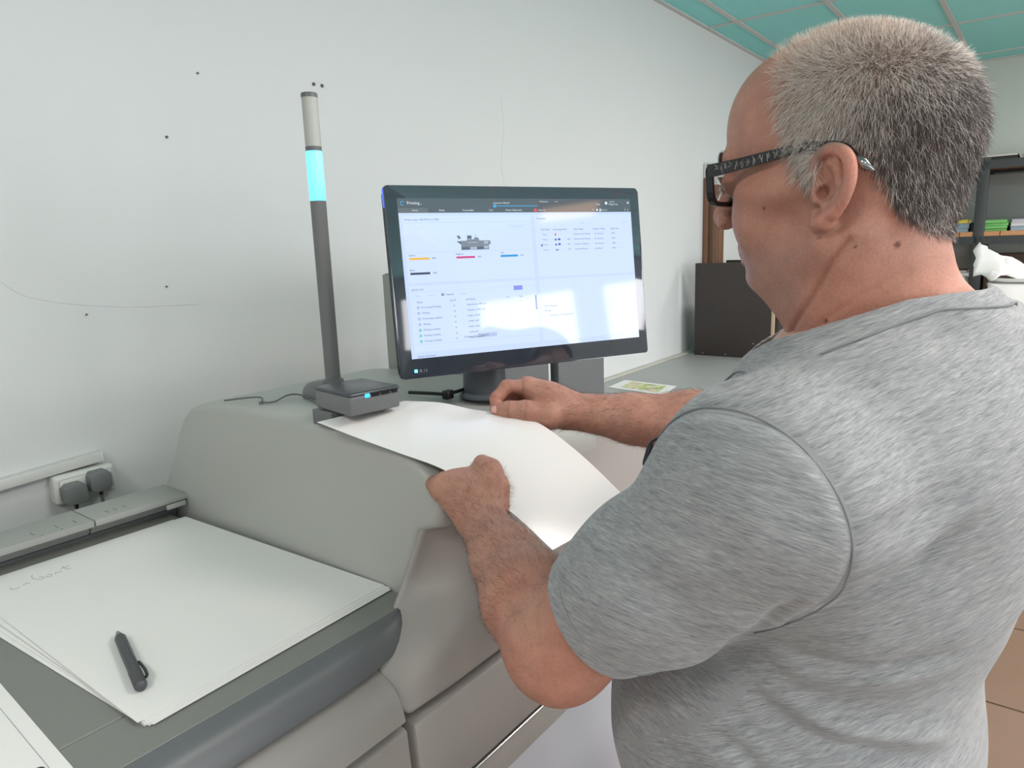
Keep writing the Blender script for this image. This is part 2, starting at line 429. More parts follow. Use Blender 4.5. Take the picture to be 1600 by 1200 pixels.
# ---------------------------------------------------------------- signal tower
sx, sy = .7239, .9204
tw = thing('signal_tower', (sx, sy, Z(-.2325)), 'tall grey signal light pole with lit blue segment, left of the monitor', 'signal light')
prof = [(.035, 0), (.035, .008), (.033, .015), (.028, .021), (.02, .0235)]
bm = bmesh.new()
ring = []
def rr(a, r): # rounded oval foot
    return (sx + .004 + r * math.cos(a) * 1.1, sy + .022 + r * math.sin(a) * 1.25)
for r, h in prof + [(.0001, .0235)]:
    ring.append([bm.verts.new((*rr(2 * math.pi * k / 40, r), Z(-.2325 + h))) for k in range(40)])
for i in range(len(ring) - 1):
    for k in range(40): bm.faces.new((ring[i][k], ring[i][(k + 1) % 40], ring[i + 1][(k + 1) % 40], ring[i + 1][k]))
bm_obj('foot', bm, M['pole'], tw)
lathe('collar', [(.0165, .022), (.0165, .030), (.0125, .032)], (sx, sy, Z(-.2325)), M['pole'], tw, seg=32)
lathe('pole', [(.0121, .02), (.0121, .312)], (sx, sy, Z(-.2325)), M['pole'], tw, seg=32)
M['blue'] = material('blue_lit_segment', (150, 235, 255), 0.4, emit=((72, 212, 255), 1.15))
lathe('lit_segment', [(.0118, .312), (.0124, .313), (.0124, .385), (.0118, .386)], (sx, sy, Z(-.2325)), M['blue'], tw, seg=32)
lathe('joint_ring', [(.0122, .386), (.0122, .3925)], (sx, sy, Z(-.2325)), M['dark'], tw, seg=32)
M['opal'] = material('opal_segment', (196, 198, 190), 0.35, trans=0.25)
lathe('opal_segment', [(.0120, .3925), (.0120, .4635)], (sx, sy, Z(-.2325)), M['opal'], tw, seg=32)
lathe('cap', [(.0124, .4635), (.0124, .4685), (.0115, .470)], (sx, sy, Z(-.2325)), M['dark'], tw, seg=32)

# ---------------------------------------------------------------- small network box on its pedestal, with cable
nb = thing('network_box', (.622, .765, Z(-.2325)), 'small dark grey box with blue status light on a grey pedestal', 'network box')
box('pedestal', (.590, .7605, Z(-.233)), (.668, .802, Z(-.211)), M['dark'], nb, bevel=.002)
NBM = material('network_box_side', (112, 114, 116), .45)
bm = bmesh.new(); add_box(bm, (.586, .700, Z(-.2095)), (.664, .792, Z(-.183)), .004, 3, rot=math.radians(-9))
bm_obj('casing', bm, NBM, nb)
bm = bmesh.new(); add_box(bm, (.5855, .6995, Z(-.1855)), (.6645, .7925, Z(-.179)), .0035, 3, rot=math.radians(-9))
lid = bm_obj('lid', bm, material('network_box_lid', (62, 66, 72), .3), nb)
M['led'] = material('blue_led', (60, 170, 255), .3, emit=((40, 160, 255), 3.0))
def nbp(u, v, z):   # point on the box's front (u along the front, v in front of it)
    c, s = math.cos(math.radians(-9)), math.sin(math.radians(-9)); x, y = u, -.0465 - v
    return (.625 + c * x - s * y, .746 + s * x + c * y, z)
for u0, u1, mm, nm in ((-.016, -.010, 'led', 'status_light'), (-.006, .006, 'black', 'slot'), (.009, .022, 'black', 'slot'), (.025, .034, 'black', 'slot')):
    p = [nbp(u, v, Z(z)) for z in (-.1875, -.1825) for v in (-.002, .0009) for u in (u0, u1)]
    mesh_obj(nm, p, [(0, 1, 3, 2), (4, 6, 7, 5), (2, 3, 7, 6), (0, 4, 5, 1), (0, 2, 6, 4), (1, 5, 7, 3)], M[mm], lid, smooth=False)
cb = thing('network_cable', (.64, .98, Z(-.2325)), 'thin grey cable with a clip running from the small box to the press edge', 'cable')
WIRE = material('grey_wire', (96, 98, 96), .5)
zc = -.2305
tube('wire', catmull([(.612, 1.06, Z(zc)), (.628, 1.018, Z(zc + .006)), (.640, .998, Z(zc + .006)), (.632, .982, Z(zc + .002)), (.646, .972, Z(zc + .001)), (.675, .975, Z(zc + .006)), (.690, .96, Z(zc + .004)), (.672, .90, Z(zc + .001)), (.652, .845, Z(zc + .004)), (.640, .795, Z(-.200))], 6), .0013, WIRE, cb, sides=8)
lathe('clip', [(.003, 0), (.003, .004), (.002, .005)], (.630, .985, Z(-.2325)), M['dark'], cb, seg=12)

# ---------------------------------------------------------------- monitor with its lit screen
MO = Vector((.7014, .7492, Z(.0894))); MU = Vector((.8950, -.4460, -.0064)).normalized()
MN = Vector((-.44212, -.88901, .11908)).normalized(); MV = MU.cross(MN).normalized()
if MV.z > 0: MV = -MV
MU = MV.cross(MN); MU = MU if MU.x > 0 else -MU
MW, MH = .43, .2713
def ML(u, v, w=0.0): return MO + u * MU + v * MV + w * MN
mo = thing('monitor', (.85, .70, Z(-.2325)), 'black widescreen monitor with a lit pale blue interface, standing on the press', 'monitor')
def slab(name, u0, v0, u1, v1, w0, w1, mat, parent, r=0.0, bevel=0.0, seg=3):
    pts = []
    for cx, cy, a in ((u1 - r, v1 - r, 0), (u0 + r, v1 - r, 90), (u0 + r, v0 + r, 180), (u1 - r, v0 + r, 270)):
        pts += arc(cx, cy, r, a, a + 90, 5) if r else [(cx, cy)]
    bm = bmesh.new()
    A = [bm.verts.new(ML(u, v, w0)) for u, v in pts]; B = [bm.verts.new(ML(u, v, w1)) for u, v in pts]
    m = len(pts)
    bm.faces.new(A); ft = bm.faces.new(B)
    for i in range(m): bm.faces.new((A[i], A[(i + 1) % m], B[(i + 1) % m], B[i]))
    if bevel: bmesh.ops.bevel(bm, geom=list(ft.edges), offset=bevel, segments=seg, profile=.5, affect='EDGES')
    return bm_obj(name, bm, mat, parent)
slab('back_shell', .004, .004, MW - .004, MH - .004, -.026, -.006, M['black'], mo, r=.006)
slab('bezel', 0, 0, MW, MH, -.008, 0, M['bezel'], mo, r=.006, bevel=.0016)
slab('side_light', -.0004, .004, .0014, .030, -.006, -.002, material('blue_side_light', (70, 90, 255), .4, emit=((60, 80, 255), 1.6)), mo)
def screen_mat(name, rgb, s=1.0):
    m = material(name, (4, 4, 5), 0.05, spec=0.5, emit=(rgb, s)); m.node_tree.nodes['Principled BSDF'].inputs['IOR'].default_value = 1.52; return m
SC = {k: screen_mat('screen_' + k, v) for k, v in dict(page=(196, 214, 250), card=(203, 221, 254), head=(86, 94, 102), tab=(102, 108, 114), text=(70, 84, 112), pale=(160, 178, 214), white=(222, 228, 234),
      yellow=(232, 184, 92), magenta=(204, 84, 140), cyan=(64, 152, 214), key=(70, 84, 104), art=(128, 138, 152), art2=(98, 108, 122), art3=(172, 182, 200), ring=(112, 134, 186), green=(52, 184, 150), purple=(134, 146, 232), blue=(72, 170, 228), red=(214, 88, 92), navy=(66, 92, 190), line=(176, 192, 228)).items()}
def slabf(u0, v0, u1, v1, w): return [ML(u0, v0, w), ML(u1, v0, w), ML(u1, v1, w), ML(u0, v1, w)]
def sheet_mesh(name, quads, w, mat, parent, **kw):
    vv, ff = [], []
    for q in quads:
        b = len(vv); vv += slabf(*q, w) if isinstance(q, tuple) else [ML(a, c, w) for a, c in q]
        ff.append(tuple(range(b, len(vv)))[::-1])
    return mesh_obj(name, vv, ff, mat, parent, smooth=False, kind='stuff' if len(quads) > 1 else None)
screen = sheet_mesh('screen', [(.0183, .0180, .4132, .2436)], .0003, SC['page'], mo)
sheet_mesh('header_bar', [(.0183, .0180, .4132, .0385)], .0005, SC['head'], screen)
sheet_mesh('active_tab', [(.0183, .0316, .0620, .0385)], .0006, SC['tab'], screen)
sheet_mesh('panel', [(.0235, .0425, .2262, .1365), (.2330, .0425, .4110, .1365), (.0235, .1405, .2262, .2350), (.2330, .1405, .4110, .2350)], .0005, SC['card'], screen)
sheet_mesh('panel_line', [(.0235, .0520, .2262, .0523), (.0235, .0940, .2262, .0943), (.186, .0560, .2225, .0563), (.186, .0622, .2225, .0625), (.186, .0560, .1863, .0625), (.2222, .0560, .2225, .0625),
    (.2360, .0690, .4095, .0692), (.0260, .1490, .2240, .1492), (.0260, .2240, .2240, .2243), (.236, .0800, .4095, .0802), (.236, .0880, .4095, .0882), (.236, .0955, .4095, .0957)], .0007, SC['line'], screen)
sheet_mesh('toner_bar', [(.0278, .1012, .0583, .1043)], .0008, SC['yellow'], screen)
sheet_mesh('toner_bar', [(.0995, .1012, .1290, .1043)], .0008, SC['magenta'], screen)
sheet_mesh('toner_bar', [(.1707, .1012, .1998, .1043)], .0008, SC['cyan'], screen)
sheet_mesh('toner_bar', [(.0276, .1220, .0572, .1251)], .0008, SC['key'], screen)
sheet_mesh('progress_bar', [(.1655, .0268, .1700, .0310), (.1700, .0283, .2400, .0293)], .0008, SC['blue'], screen)
sheet_mesh('alert_icon', [(.2338, .0330, .2386, .0378)], .0008, SC['red'], screen)
sheet_mesh('purple_button', [(.1880, .1478, .2030, .1545)], .0009, SC['purple'], screen)
sheet_mesh('drop_down', [(.1230, .2150, .1540, .2210)], .0008, SC['line'], screen)
sheet_mesh('scroll_bar', [(.2235, .1640, .2262, .1860)], .0008, SC['ring'], screen)
# drawing of the press on the screen
sheet_mesh('press_drawing', [(.1085, .0790, .1530, .0922), (.1180, .0770, .1380, .0800), (.1300, .0745, .1370, .0775), (.1325, .0698, .1332, .0750), (.1530, .0795, .1560, .0850)], .0008, SC['art'], screen)
sheet_mesh('press_drawing', [(.1190, .0715, .1260, .0765), (.1030, .0715, .1075, .0735), (.1045, .0735, .1085, .0760), (.1030, .0795, .1085, .0815), (.1060, .0810, .1090, .0835), (.1085, .0880, .1220, .0922), (.1335, .0880, .1440, .0922)], .0009, SC['art2'], screen)
sheet_mesh('press_drawing', [(.1190, .0812, .1360, .0822), (.1225, .0882, .1330, .0915), (.1450, .0800, .1520, .0840), (.1450, .0870, .1520, .0905)], .0010, SC['art3'], screen)
# icons of the tray list
sheet_mesh('tray_icon', [(.2665, .0712, .2690, .0742)], .0008, SC['red'], screen)
sheet_mesh('tray_icon', [(.2660, .0792, .2690, .0818), (.2662, .0868, .2690, .0894), (.2672, .0950, .2690, .0976), (.2700, .0950, .2712, .0976)], .0008, SC['text'], screen)
sheet_mesh('tray_icon', [(.2715, .0787, .2760, .0815), (.2715, .0862, .2760, .0890), (.2412, .0870, .2435, .0905)], .0008, SC['navy'], screen)
def ringq(cu, cv, r0, r1, a0=0, a1=360, n=18):
    q = []
    for i in range(n):
        t0 = math.radians(a0 + (a1 - a0) * i / n); t1 = math.radians(a0 + (a1 - a0) * (i + 1) / n)
        q.append([(cu + r0 * math.cos(t0), cv + r0 * math.sin(t0)), (cu + r1 * math.cos(t0), cv + r1 * math.sin(t0)), (cu + r1 * math.cos(t1), cv + r1 * math.sin(t1)), (cu + r0 * math.cos(t1), cv + r0 * math.sin(t1))][::-1])
    return q
sheet_mesh('busy_ring', ringq(.0252, .0250, .0022, .0031, 60, 330), .0008, SC['blue'], screen)
rowsv = [.1716, .1796, .1876, .1956, .2036, .2116, .2196]
sheet_mesh('status_ring', sum([ringq(.0345, v, .0012, .0019) for v in rowsv[:4]], []), .0009, SC['ring'], screen)
sheet_mesh('done_ring', sum([ringq(.0345, v, .0010, .0020) for v in rowsv[4:]], []), .0009, SC['green'], screen)

def text_mesh(name, items, mat, parent, w=.0010):
    """items = (u, v of the baseline, capital height, words); flat print on the glass"""
    vv, ff = [], []
    for u, v, h, s in items:
        cu = bpy.data.curves.new('words', 'FONT'); cu.body = s; cu.size = 1.0; cu.resolution_u = 2
        ob = bpy.data.objects.new('words', cu); COL.objects.link(ob)
        dg = bpy.context.evaluated_depsgraph_get()
        me = bpy.data.meshes.new_from_object(ob.evaluated_get(dg))
        k = h / .70; b = len(vv)
        vv += [ML(u + p.co.x * k, v - p.co.y * k, w) for p in me.vertices]
        ff += [tuple(b + i for i in p.vertices) for p in me.polygons]
        bpy.data.objects.remove(ob); bpy.data.curves.remove(cu); bpy.data.meshes.remove(me)
    return mesh_obj(name, vv, ff, mat, parent, smooth=False, kind='stuff')
text_mesh('header_text', [(.0318, .0266, .0042, 'Printing...'), (.1655, .0255, .0022, 'Imposizione MRS.pdf'), (.2440, .0232, .0020, 'Waiting time'), (.2700, .0232, .0020, '1 min'),
    (.3720, .0230, .0019, 'Warning'), (.3690, .0275, .0028, '1 Paper out'), (.3470, .0275, .0026, 'Stop')], SC['white'], screen)
text_mesh('tab_text', [(.0385, .0362, .0025, 'Home'), (.0790, .0362, .0025, 'Media'), (.1150, .0362, .0025, 'Consumable'), (.1575, .0362, .0025, 'Tool'), (.1850, .0362, .0025, 'Printer Adjustment'), (.2410, .0362, .0022, 'Paper out'), (.3550, .0362, .0022, 'Operator')], SC['white'], screen)
sheet_mesh('header_icon', ringq(.3475, .0352, 0, .0018) + ringq(.3535, .0338, 0, .0011) + [(.3515, .0352, .3555, .0372), (.3400, .0332, .3408, .0362), (.4010, .0332, .4016, .0370), (.4065, .0335, .4070, .0368)] + ringq(.3655, .0245, 0, .0024) + ringq(.4080, .0240, 0, .0016), .0010, SC['white'], screen)
text_mesh('panel_text', [(.0260, .0492, .0026, 'Printer status  RICOH Pro C7500'), (.0272, .0990, .0025, 'Yellow'), (.0620, .1037, .0025, '80%'), (.0985, .0990, .0025, 'Magenta'), (.1335, .1037, .0025, '80%'), (.1700, .0990, .0025, 'Cyan'), (.2035, .1037, .0025, '70%'),
    (.0272, .1198, .0025, 'Black'), (.0620, .1245, .0025, '80%'), (.0270, .1472, .0026, 'Job list (14)'), (.0330, .1650, .0026, 'Status'), (.0835, .1650, .0025, 'Job ID'), (.1085, .1650, .0026, 'Job Name'), (.1740, .1650, .0022, 'User'), (.1960, .1650, .0022, 'Pages'),
    (.2360, .0492, .0026, 'Tray status'), (.2420, .0660, .0025, 'Tray Name'), (.2640, .0660, .0025, 'Remaining sheets'), (.3010, .0660, .0025, 'Paper Name'), (.3370, .0660, .0025, 'Weight of Paper'), (.3590 + .012, .0660, .0025, 'Paper Size'),
    (.0775, .1562, .0026, 'Suspend'), (.0270, .2420, .0025, 'System information')], SC['text'], screen)
text_mesh('list_text', [(.0395, v + .001, .0025, s) for v, s in zip(rowsv, ['Processing (Printing)', 'Waiting', 'Processing complete', 'Waiting', 'Printing complete', 'Printing complete', 'Printing Complete'])] +
    [(.1095, v + .001, .0025, s) for v, s in zip(rowsv, ['Imposizione_MRS.pdf', 'Imposiz_2_MRS.pdf', 'Image_stu.pdf', 'studio 1.pdf', 'studio 2.pdf', 'studio.pdf', 'Image bozza.pdf'])] + [(.0880, v + .001, .0022, str(s)) for v, s in zip(rowsv, (41, 42, 40, 43, 39, 38, 37))] +
    [(.1010, .2195, .0025, 'Displayed items'), (.1250, .2190, .0025, 'Customize')] +
    [(.2445, .0735, .0023, 'Tray 1'), (.2445, .0812, .0023, 'Tray 2'), (.2445, .0890, .0023, 'Tray 3'), (.2445, .0968, .0023, 'Tray 6')] + [(.2885, v, .0022, s) for v, s in ((.0812, '40%'), (.0890, '30%'), (.0968, '10%'))] +
    [(.3010, .0735, .0023, 'Patinata lucida 300 gsm'), (.3010, .0812, .0023, 'Patinata lucida 250 gsm'), (.3010, .0890, .0023, 'Usomano 120 g/m2'), (.3010, .0968, .0023, 'Usomano 80 g/m2')] +
    [(.3390, v, .0022, s) for v, s in ((.0735, '301-350 g/m2'), (.0812, '221-256 g/m2'), (.0890, '106-135 g/m2'), (.0968, '64-80 g/m2'))] + [(.3720, v, .0022, 'SRA3') for v in (.0735, .0812, .0890, .0968)] +
    [(.2380, .1830, .0025, 'System Message'), (.2380, .1900, .0024, 'Message'), (.2460, .1975, .0024, 'Load paper in the specified tray')], SC['text'], screen)
text_mesh('pale_text', [(.1910, .0600, .0023, 'Open Supply Info'), (.0320, .1562, .0024, 'Print'), (.0520, .1562, .0024, 'Proof'), (.1020, .1562, .0024, 'Delete'), (.3150, .0560, .0022, 'Sort'), (.3950, .0560, .0022, 'More'), (.3650, .1830, .0022, 'Date / Time'), (.1760, .1960, .0022, 'Auto'), (.1760, .1716, .0022, '4'), (.1960, .1716, .0022, '120'), (.1760, .1796, .0022, '2')], SC['pale'], screen)
sheet_mesh('pause_icon', [(.0715, .1530, .0728, .1568), (.0736, .1530, .0749, .1568)], .0009, SC['text'], screen)
# key symbols on the bottom bezel
M['led2'] = material('bezel_light', (120, 220, 255), .3, emit=((96, 214, 255), 2.2))
sheet_mesh('power_light', [(.0205, .2588, .0250, .2632)], .0004, M['led2'], mo)
ICON = material('bezel_print', (150, 156, 164), .4)
ic = ringq(.0300, .2612, .0016, .0021) + ringq(.0300, .2612, .0000, .0007) + [[(.0341, .2640), (.0346, .2640), (.0362, .2588), (.0357, .2588)]]
cres = []
for i in range(10):
    a0, a1 = math.radians(110 + 17 * i), math.radians(110 + 17 * (i + 1))
    cres.append([(.0400 + .0022 * math.cos(a0), .2612 + .0022 * math.sin(a0)), (.0400 + .0022 * math.cos(a1), .2612 + .0022 * math.sin(a1)), (.0404 + .0016 * math.cos(a1), .2609 + .0018 * math.sin(a1)), (.0404 + .0016 * math.cos(a0), .2609 + .0018 * math.sin(a0))])
sheet_mesh('bezel_symbols', ic + cres, .0004, ICON, mo)
# stand
STAND = material('stand_grey', (84, 90, 97), .45)
lathe('stand_foot', [(.044, 0), (.044, .004), (.041, .007), (.037, .0085)], (.858, .708, Z(-.2325)), STAND, mo, seg=48)
lathe('stand_neck', [(.035, .008), (.034, .03), (.033, .062)], (.858, .712, Z(-.2325)), STAND, mo, seg=48)
bm = bmesh.new(); add_box(bm, (.826, .700, Z(-.185)), (.90, .735, Z(-.06)), .006, 2, rot=math.radians(-26.5)); bm_obj('stand_arm', bm, STAND, mo)
mc = thing('monitor_cable', (.80, .76, Z(-.2325)), 'black cable with a clip lying under the left part of the monitor', 'cable')
tube('wire', catmull([(.775, .80, Z(-.222)), (.785, .768, Z(-.222)), (.80, .745, Z(-.224)), (.815, .735, Z(-.222)), (.835, .735, Z(-.221))], 6), .0028, M['black'], mc)
box('clip', (.797, .738, Z(-.2325)), (.813, .750, Z(-.2185)), M['black'], mc, bevel=.002)

# ---------------------------------------------------------------- sheets on the feeder, pen
def flat_sheet(name, c, z, mat, th=.00035, curl=0.0, **kw):
    """c = four corners (x, y)"""
    n = 10; vv = []; ff = []
    C = [np.array(p) for p in c]
    for i in range(n + 1):
        for j in range(n + 1):
            s, t = i / n, j / n
            p = (1 - s) * (1 - t) * C[0] + s * (1 - t) * C[1] + s * t * C[2] + (1 - s) * t * C[3]
            vv.append((p[0], p[1], z + curl * ((2 * s - 1) ** 4 + (2 * t - 1) ** 4) * .5))
    for i in range(n):
        for j in range(n):
            ff.append((i * (n + 1) + j, (i + 1) * (n + 1) + j, (i + 1) * (n + 1) + j + 1, i * (n + 1) + j + 1))
    o = mesh_obj(name, vv, ff, mat, None, **kw)
    md = o.modifiers.new('thickness', 'SOLIDIFY'); md.thickness = th; md.offset = 1
    md = o.modifiers.new('crisp', 'EDGE_SPLIT'); md.split_angle = math.radians(40)
    return o
zs = TRAY + .0006
stack = [([(.2655, .672), (.594, .6775), (.570, 1.186), (.232, 1.192)], 'lowest white sheet of the stack on the feeder tray'),
         ([(.268, .668), (.5955, .676), (.572, 1.187), (.240, 1.190)], 'second lowest white sheet of the stack on the feeder tray'),
         ([(.271, .665), (.5965, .674), (.585, 1.183), (.255, 1.188)], 'third white sheet from the bottom of the feeder tray stack'),
         ([(.266, .670), (.599, .678), (.565, 1.187), (.250, 1.191)], 'white sheet third from the top of the feeder tray stack'),
         ([(.268, .673), (.597, .682), (.583, 1.181), (.258, 1.185)], 'white sheet second from the top of the feeder tray stack'),
         ([(.262, .678), (.586, .716), (.584, 1.178), (.262, 1.172)], 'topmost white sheet of the feeder tray stack, under the pen')]
stack[-1] = ([(.262, .678), (.598, .688), (.583, 1.178), (.262, 1.172)], stack[-1][1])
for q, (c, txt) in enumerate(stack):
    top_sheet = flat_sheet('paper_sheet', c, zs + .0007 * q, M['paper'], label=txt, cat='paper', group='white sheets stacked on the feeder tray')
PZ = zs + .0007 * 5 + .0004
INK = material('pencil_grey', (158, 160, 160), .6)
strokes = [[(.300, 1.128), (.2985, 1.120), (.304, 1.117), (.309, 1.119)], [(.313, 1.121), (.318, 1.124), (.322, 1.120)], [(.334, 1.148), (.330, 1.136), (.333, 1.124), (.338, 1.120), (.341, 1.126), (.337, 1.131)],
           [(.345, 1.127), (.343, 1.121), (.348, 1.119), (.351, 1.125), (.347, 1.129)], [(.355, 1.121), (.358, 1.127), (.362, 1.122), (.364, 1.126)], [(.372, 1.142), (.371, 1.128), (.376, 1.122)], [(.366, 1.134), (.379, 1.136)]]
vv, ff = [], []
for s in strokes:
    v, f = tube_data([(x, y, PZ + .0002) for x, y in [tuple(p) for p in catmull(s, 4)]], .0004, 4)
    b = len(vv); vv += v; ff += [tuple(i + b for i in q) for q in f]
mesh_obj('handwriting', vv, ff, INK, top_sheet)
c4 = [(.02, .665), (.1995, .665), (.2095, .885), (.03, .885)]
ls = flat_sheet('paper_sheet', c4, TRAY + .0008, M['paper'], label='white sheet with a thin ruled line, apart from the stack at the tray corner', cat='paper')
v, f = tube_data([(.186, .668, TRAY + .0013), (.195, .883, TRAY + .0013)], .0003, 4)
mesh_obj('ruled_line', v, f, INK, ls)
lathe('printed_dot', [(.0055, 0), (.0055, .0003)], (.179, .690, TRAY + .0012), M['black'], ls, seg=24)

pen = thing('pen', (.31, .79, PZ), 'dark grey click pen lying on the top white sheet', 'pen')
a, b = Vector((.3265, .862, PZ + .0062)), Vector((.2885, .7235, PZ + .0068)); ax = (b - a).normalized(); L = (b - a).length
PEN = material('pen_grey', (66, 68, 70), .42); PTIP = material('pen_tip', (138, 139, 138), .35, metal=.4)
lathe('tip', [(.0012, 0), (.0030, .006), (.0048, .015), (.0052, .0165)], a, PTIP, pen, seg=24, axis=ax)
lathe('barrel', [(.0052, .0165), (.0062, .020), (.0064, .06), (.0062, L - .040), (.0062, L - .0385)], a, PEN, pen, seg=28, axis=ax)
lathe('ring', [(.0060, L - .0385), (.0060, L - .037)], a, PTIP, pen, seg=28, axis=ax)
lathe('cap', [(.0066, L - .037), (.0066, L - .003), (.0058, L - .001), (.0035, L)], a, PEN, pen, seg=28, axis=ax)
sd = ax.cross(Vector((0, 0, 1))).normalized()
if sd.x < 0: sd = -sd
cl = [a + ax * (L - .012) + sd * .006 + Vector((0, 0, .002)), a + ax * (L - .016) + sd * .0088 + Vector((0, 0, .0022)), a + ax * (L - .030) + sd * .0092 + Vector((0, 0, .0022)), a + ax * (L - .046) + sd * .0078 + Vector((0, 0, .0015)), a + ax * (L - .052) + sd * .0068 + Vector((0, 0, .001))]
tube('clip', catmull(cl, 5), .0017, M['black'], pen, sides=8)
mk = []
for i, t in enumerate((.052, .058, .063, .069, .074, .080)):
    mk.append((a + ax * t, .0064))
bmv, bmf = [], []
for i, (p, r) in enumerate(mk):
    up = (Vector((0, 0, .75)) + sd * .65).normalized()
    q = [p + up * (r + .0001) + ax * dx + sd.cross(ax) * 0 + up.cross(ax) * dy for dx, dy in ((-.0015, -.0012), (.001, -.0016), (.0016, .0014), (-.001, .001))]
    bb = len(bmv); bmv += q; bmf.append((bb, bb + 1, bb + 2, bb + 3))
mesh_obj('lettering', bmv, bmf, PTIP, pen, smooth=False)

# ---------------------------------------------------------------- held glossy sheet, curving over the front edge
near = [(.562, .755, -.218), (.574, .690, -.2335), (.590, .632, -.249), (.604, .576, -.2635), (.611, .527, -.284), (.621, .482, -.307), (.630, .432, -.345)]
far = [(.690, .722, -.211), (.716, .675, -.214), (.735, .636, -.223), (.749, .592, -.227), (.762, .546, -.235), (.770, .482, -.272), (.762, .397, -.326)]
A_ = catmull(near, 6); B_ = catmull(far, 6); nw = 12
vv, ff = [], []
for i, (p, q) in enumerate(zip(A_, B_)):
    s_ = i / (len(A_) - 1)
    for j in range(nw + 1):
        t = j / nw
        r = p * (1 - t) + q * t
        r = r + np.array([0, 0, .012 * math.sin(math.pi * t) * math.sin(math.pi * min(1, s_ * 1.1)) * .5])
        vv.append((r[0], r[1], Z(r[2])))
for i in range(len(A_) - 1):
    for j in range(nw): ff.append((i * (nw + 1) + j, i * (nw + 1) + j + 1, (i + 1) * (nw + 1) + j + 1, (i + 1) * (nw + 1) + j))
hs = mesh_obj('held_sheet', vv, ff, M['gloss_paper'], None, angle=80, label='glossy white paper sheet held in both hands, curving over the press edge', cat='paper')
md = hs.modifiers.new('thickness', 'SOLIDIFY'); md.thickness = .0004; md.offset = 0
md = hs.modifiers.new('crisp', 'EDGE_SPLIT'); md.split_angle = math.radians(40)

# ---------------------------------------------------------------- wall socket, plugs and cable duct
wy = WALL_Y
dt = thing('cable_duct', (0, wy, Z(-.4)), 'white plastic cable duct running along the wall above the double socket', 'cable duct')
bm = bmesh.new(); add_box(bm, (-1.6, wy - .022, Z(-.4085)), (.601, wy - .0005, Z(-.389)), .002, 2)
for v in bm.verts: v.co.z += (v.co.x - .6) * .055 + .004
bm_obj('body', bm, M['white_plastic'], dt)
bm = bmesh.new(); add_box(bm, (.5995, wy - .023, Z(-.4095)), (.604, wy - .0004, Z(-.388)), .002, 2)
for v in bm.verts: v.co.z += .004
bm_obj('end_cap', bm, M['white_plastic'], dt)
so = thing('wall_socket', (.56, wy, Z(-.43)), 'white double wall socket under the cable duct', 'socket')
box('housing', (.503, wy - .032, Z(-.470)), (.617, wy - .0005, Z(-.4115)), M['white_plastic'], so, bevel=.007, seg=3)
box('face_plate', (.511, wy - .036, Z(-.463)), (.611, wy - .031, Z(-.419)), M['white_plastic'], so, bevel=.004)
for q, (px, pz, txt) in enumerate([(.531, -.4475, 'left grey plug in the double wall socket, with a black cable'), (.579, -.4355, 'right grey plug in the double wall socket, with a grey cable')]):
    t = thing('power_plug', (px, wy - .04, Z(pz)), txt, 'plug', 'grey plugs in the wall socket')
    w, h, c = .0205, .0205, .007
    out = [(-w + c, -h), (w - c, -h), (w, -h + c), (w, h - c), (w - c * .6, h - c * .6), (w - c, h), (-w + c, h), (-w + c * .6, h - c * .6), (-w, h - c), (-w, -h + c)]
    prism('body', [(px + a_, Z(pz) + b_) for a_, b_ in out], 'y', wy - .060, wy - .030, M['plug'], t, bevel=.002, seg=2)
    lathe('strain_relief', [(.0045, 0), (.0038, .010)], (px, wy - .047, Z(pz) - h + .001), M['black'], t, seg=14, axis=(0, 0, -1))
    tube('cable', catmull([(px, wy - .047, Z(pz) - h - .006), (px + .002, wy - .048, Z(pz) - h - .05), (px + .001, wy - .06, Z(pz) - h - .2), (px, wy - .07, .35), (px + .02, wy - .09, .02)], 6), .0032, M['black'] if q == 0 else M['dark'], t, sides=8)

# ---------------------------------------------------------------- long grey table right of the press, with the dark board and the print
tb = thing('work_table', (3.2, 1.1, 0), 'long grey work table along the wall, right of the press', 'table')
TT = Z(-.592)
M['table'] = material('table_top', (160, 162, 160), .4, noise=(6, .10))
box('table_top', (1.86, .62, TT - .035), (5.0, 1.515, TT), M['table'], tb, bevel=.003)
box('rear_strip', (1.86, 1.515, TT - .035), (5.0, 1.549, TT + .004), material('beige_strip', (196, 192, 182), .5), tb, bevel=.002)
for x in (1.92, 4.9):
    for y in (.70, 1.45): box('leg', (x - .025, y - .025, 0), (x + .025, y + .025, TT - .035), M['dark'], tb, bevel=.003)
box('apron', (1.95, .69, TT - .11), (4.87, .71, TT - .035), M['dark'], tb)
PR = thing('colour_print', (2.62, 1.33, TT), 'white sheet with a green and pink photo print on the grey table', 'paper')
pc = [(2.50, 1.17), (2.687, 1.201), (2.71, 1.453), (2.54, 1.440)]
bm = bmesh.new(); bmesh.ops.extrude_face_region(bm, geom=[bm.faces.new([bm.verts.new((x, y, TT + .0008)) for x, y in pc])])
for v in list(bm.verts)[4:]: v.co.z += .001
bm_obj('sheet', bm, M['paper'], PR, smooth=False)
m = bpy.data.materials.new('photo_print'); m.use_nodes = True
nt = m.node_tree; bs = nt.nodes['Principled BSDF']; bs.inputs['Roughness'].default_value = .3
tc = nt.nodes.new('ShaderNodeTexCoord'); nz = nt.nodes.new('ShaderNodeTexNoise'); nz.inputs['Scale'].default_value = 16; nz.inputs['Detail'].default_value = 3
cr = nt.nodes.new('ShaderNodeValToRGB')
for i, (p, c) in enumerate(((.36, (92, 108, 84)), (.46, (178, 196, 92)), (.55, (214, 206, 160)), (.64, (206, 160, 158)))):
    e = cr.color_ramp.elements[i] if i < 2 else cr.color_ramp.elements.new(p)
    e.position = p; e.color = lin(*c)
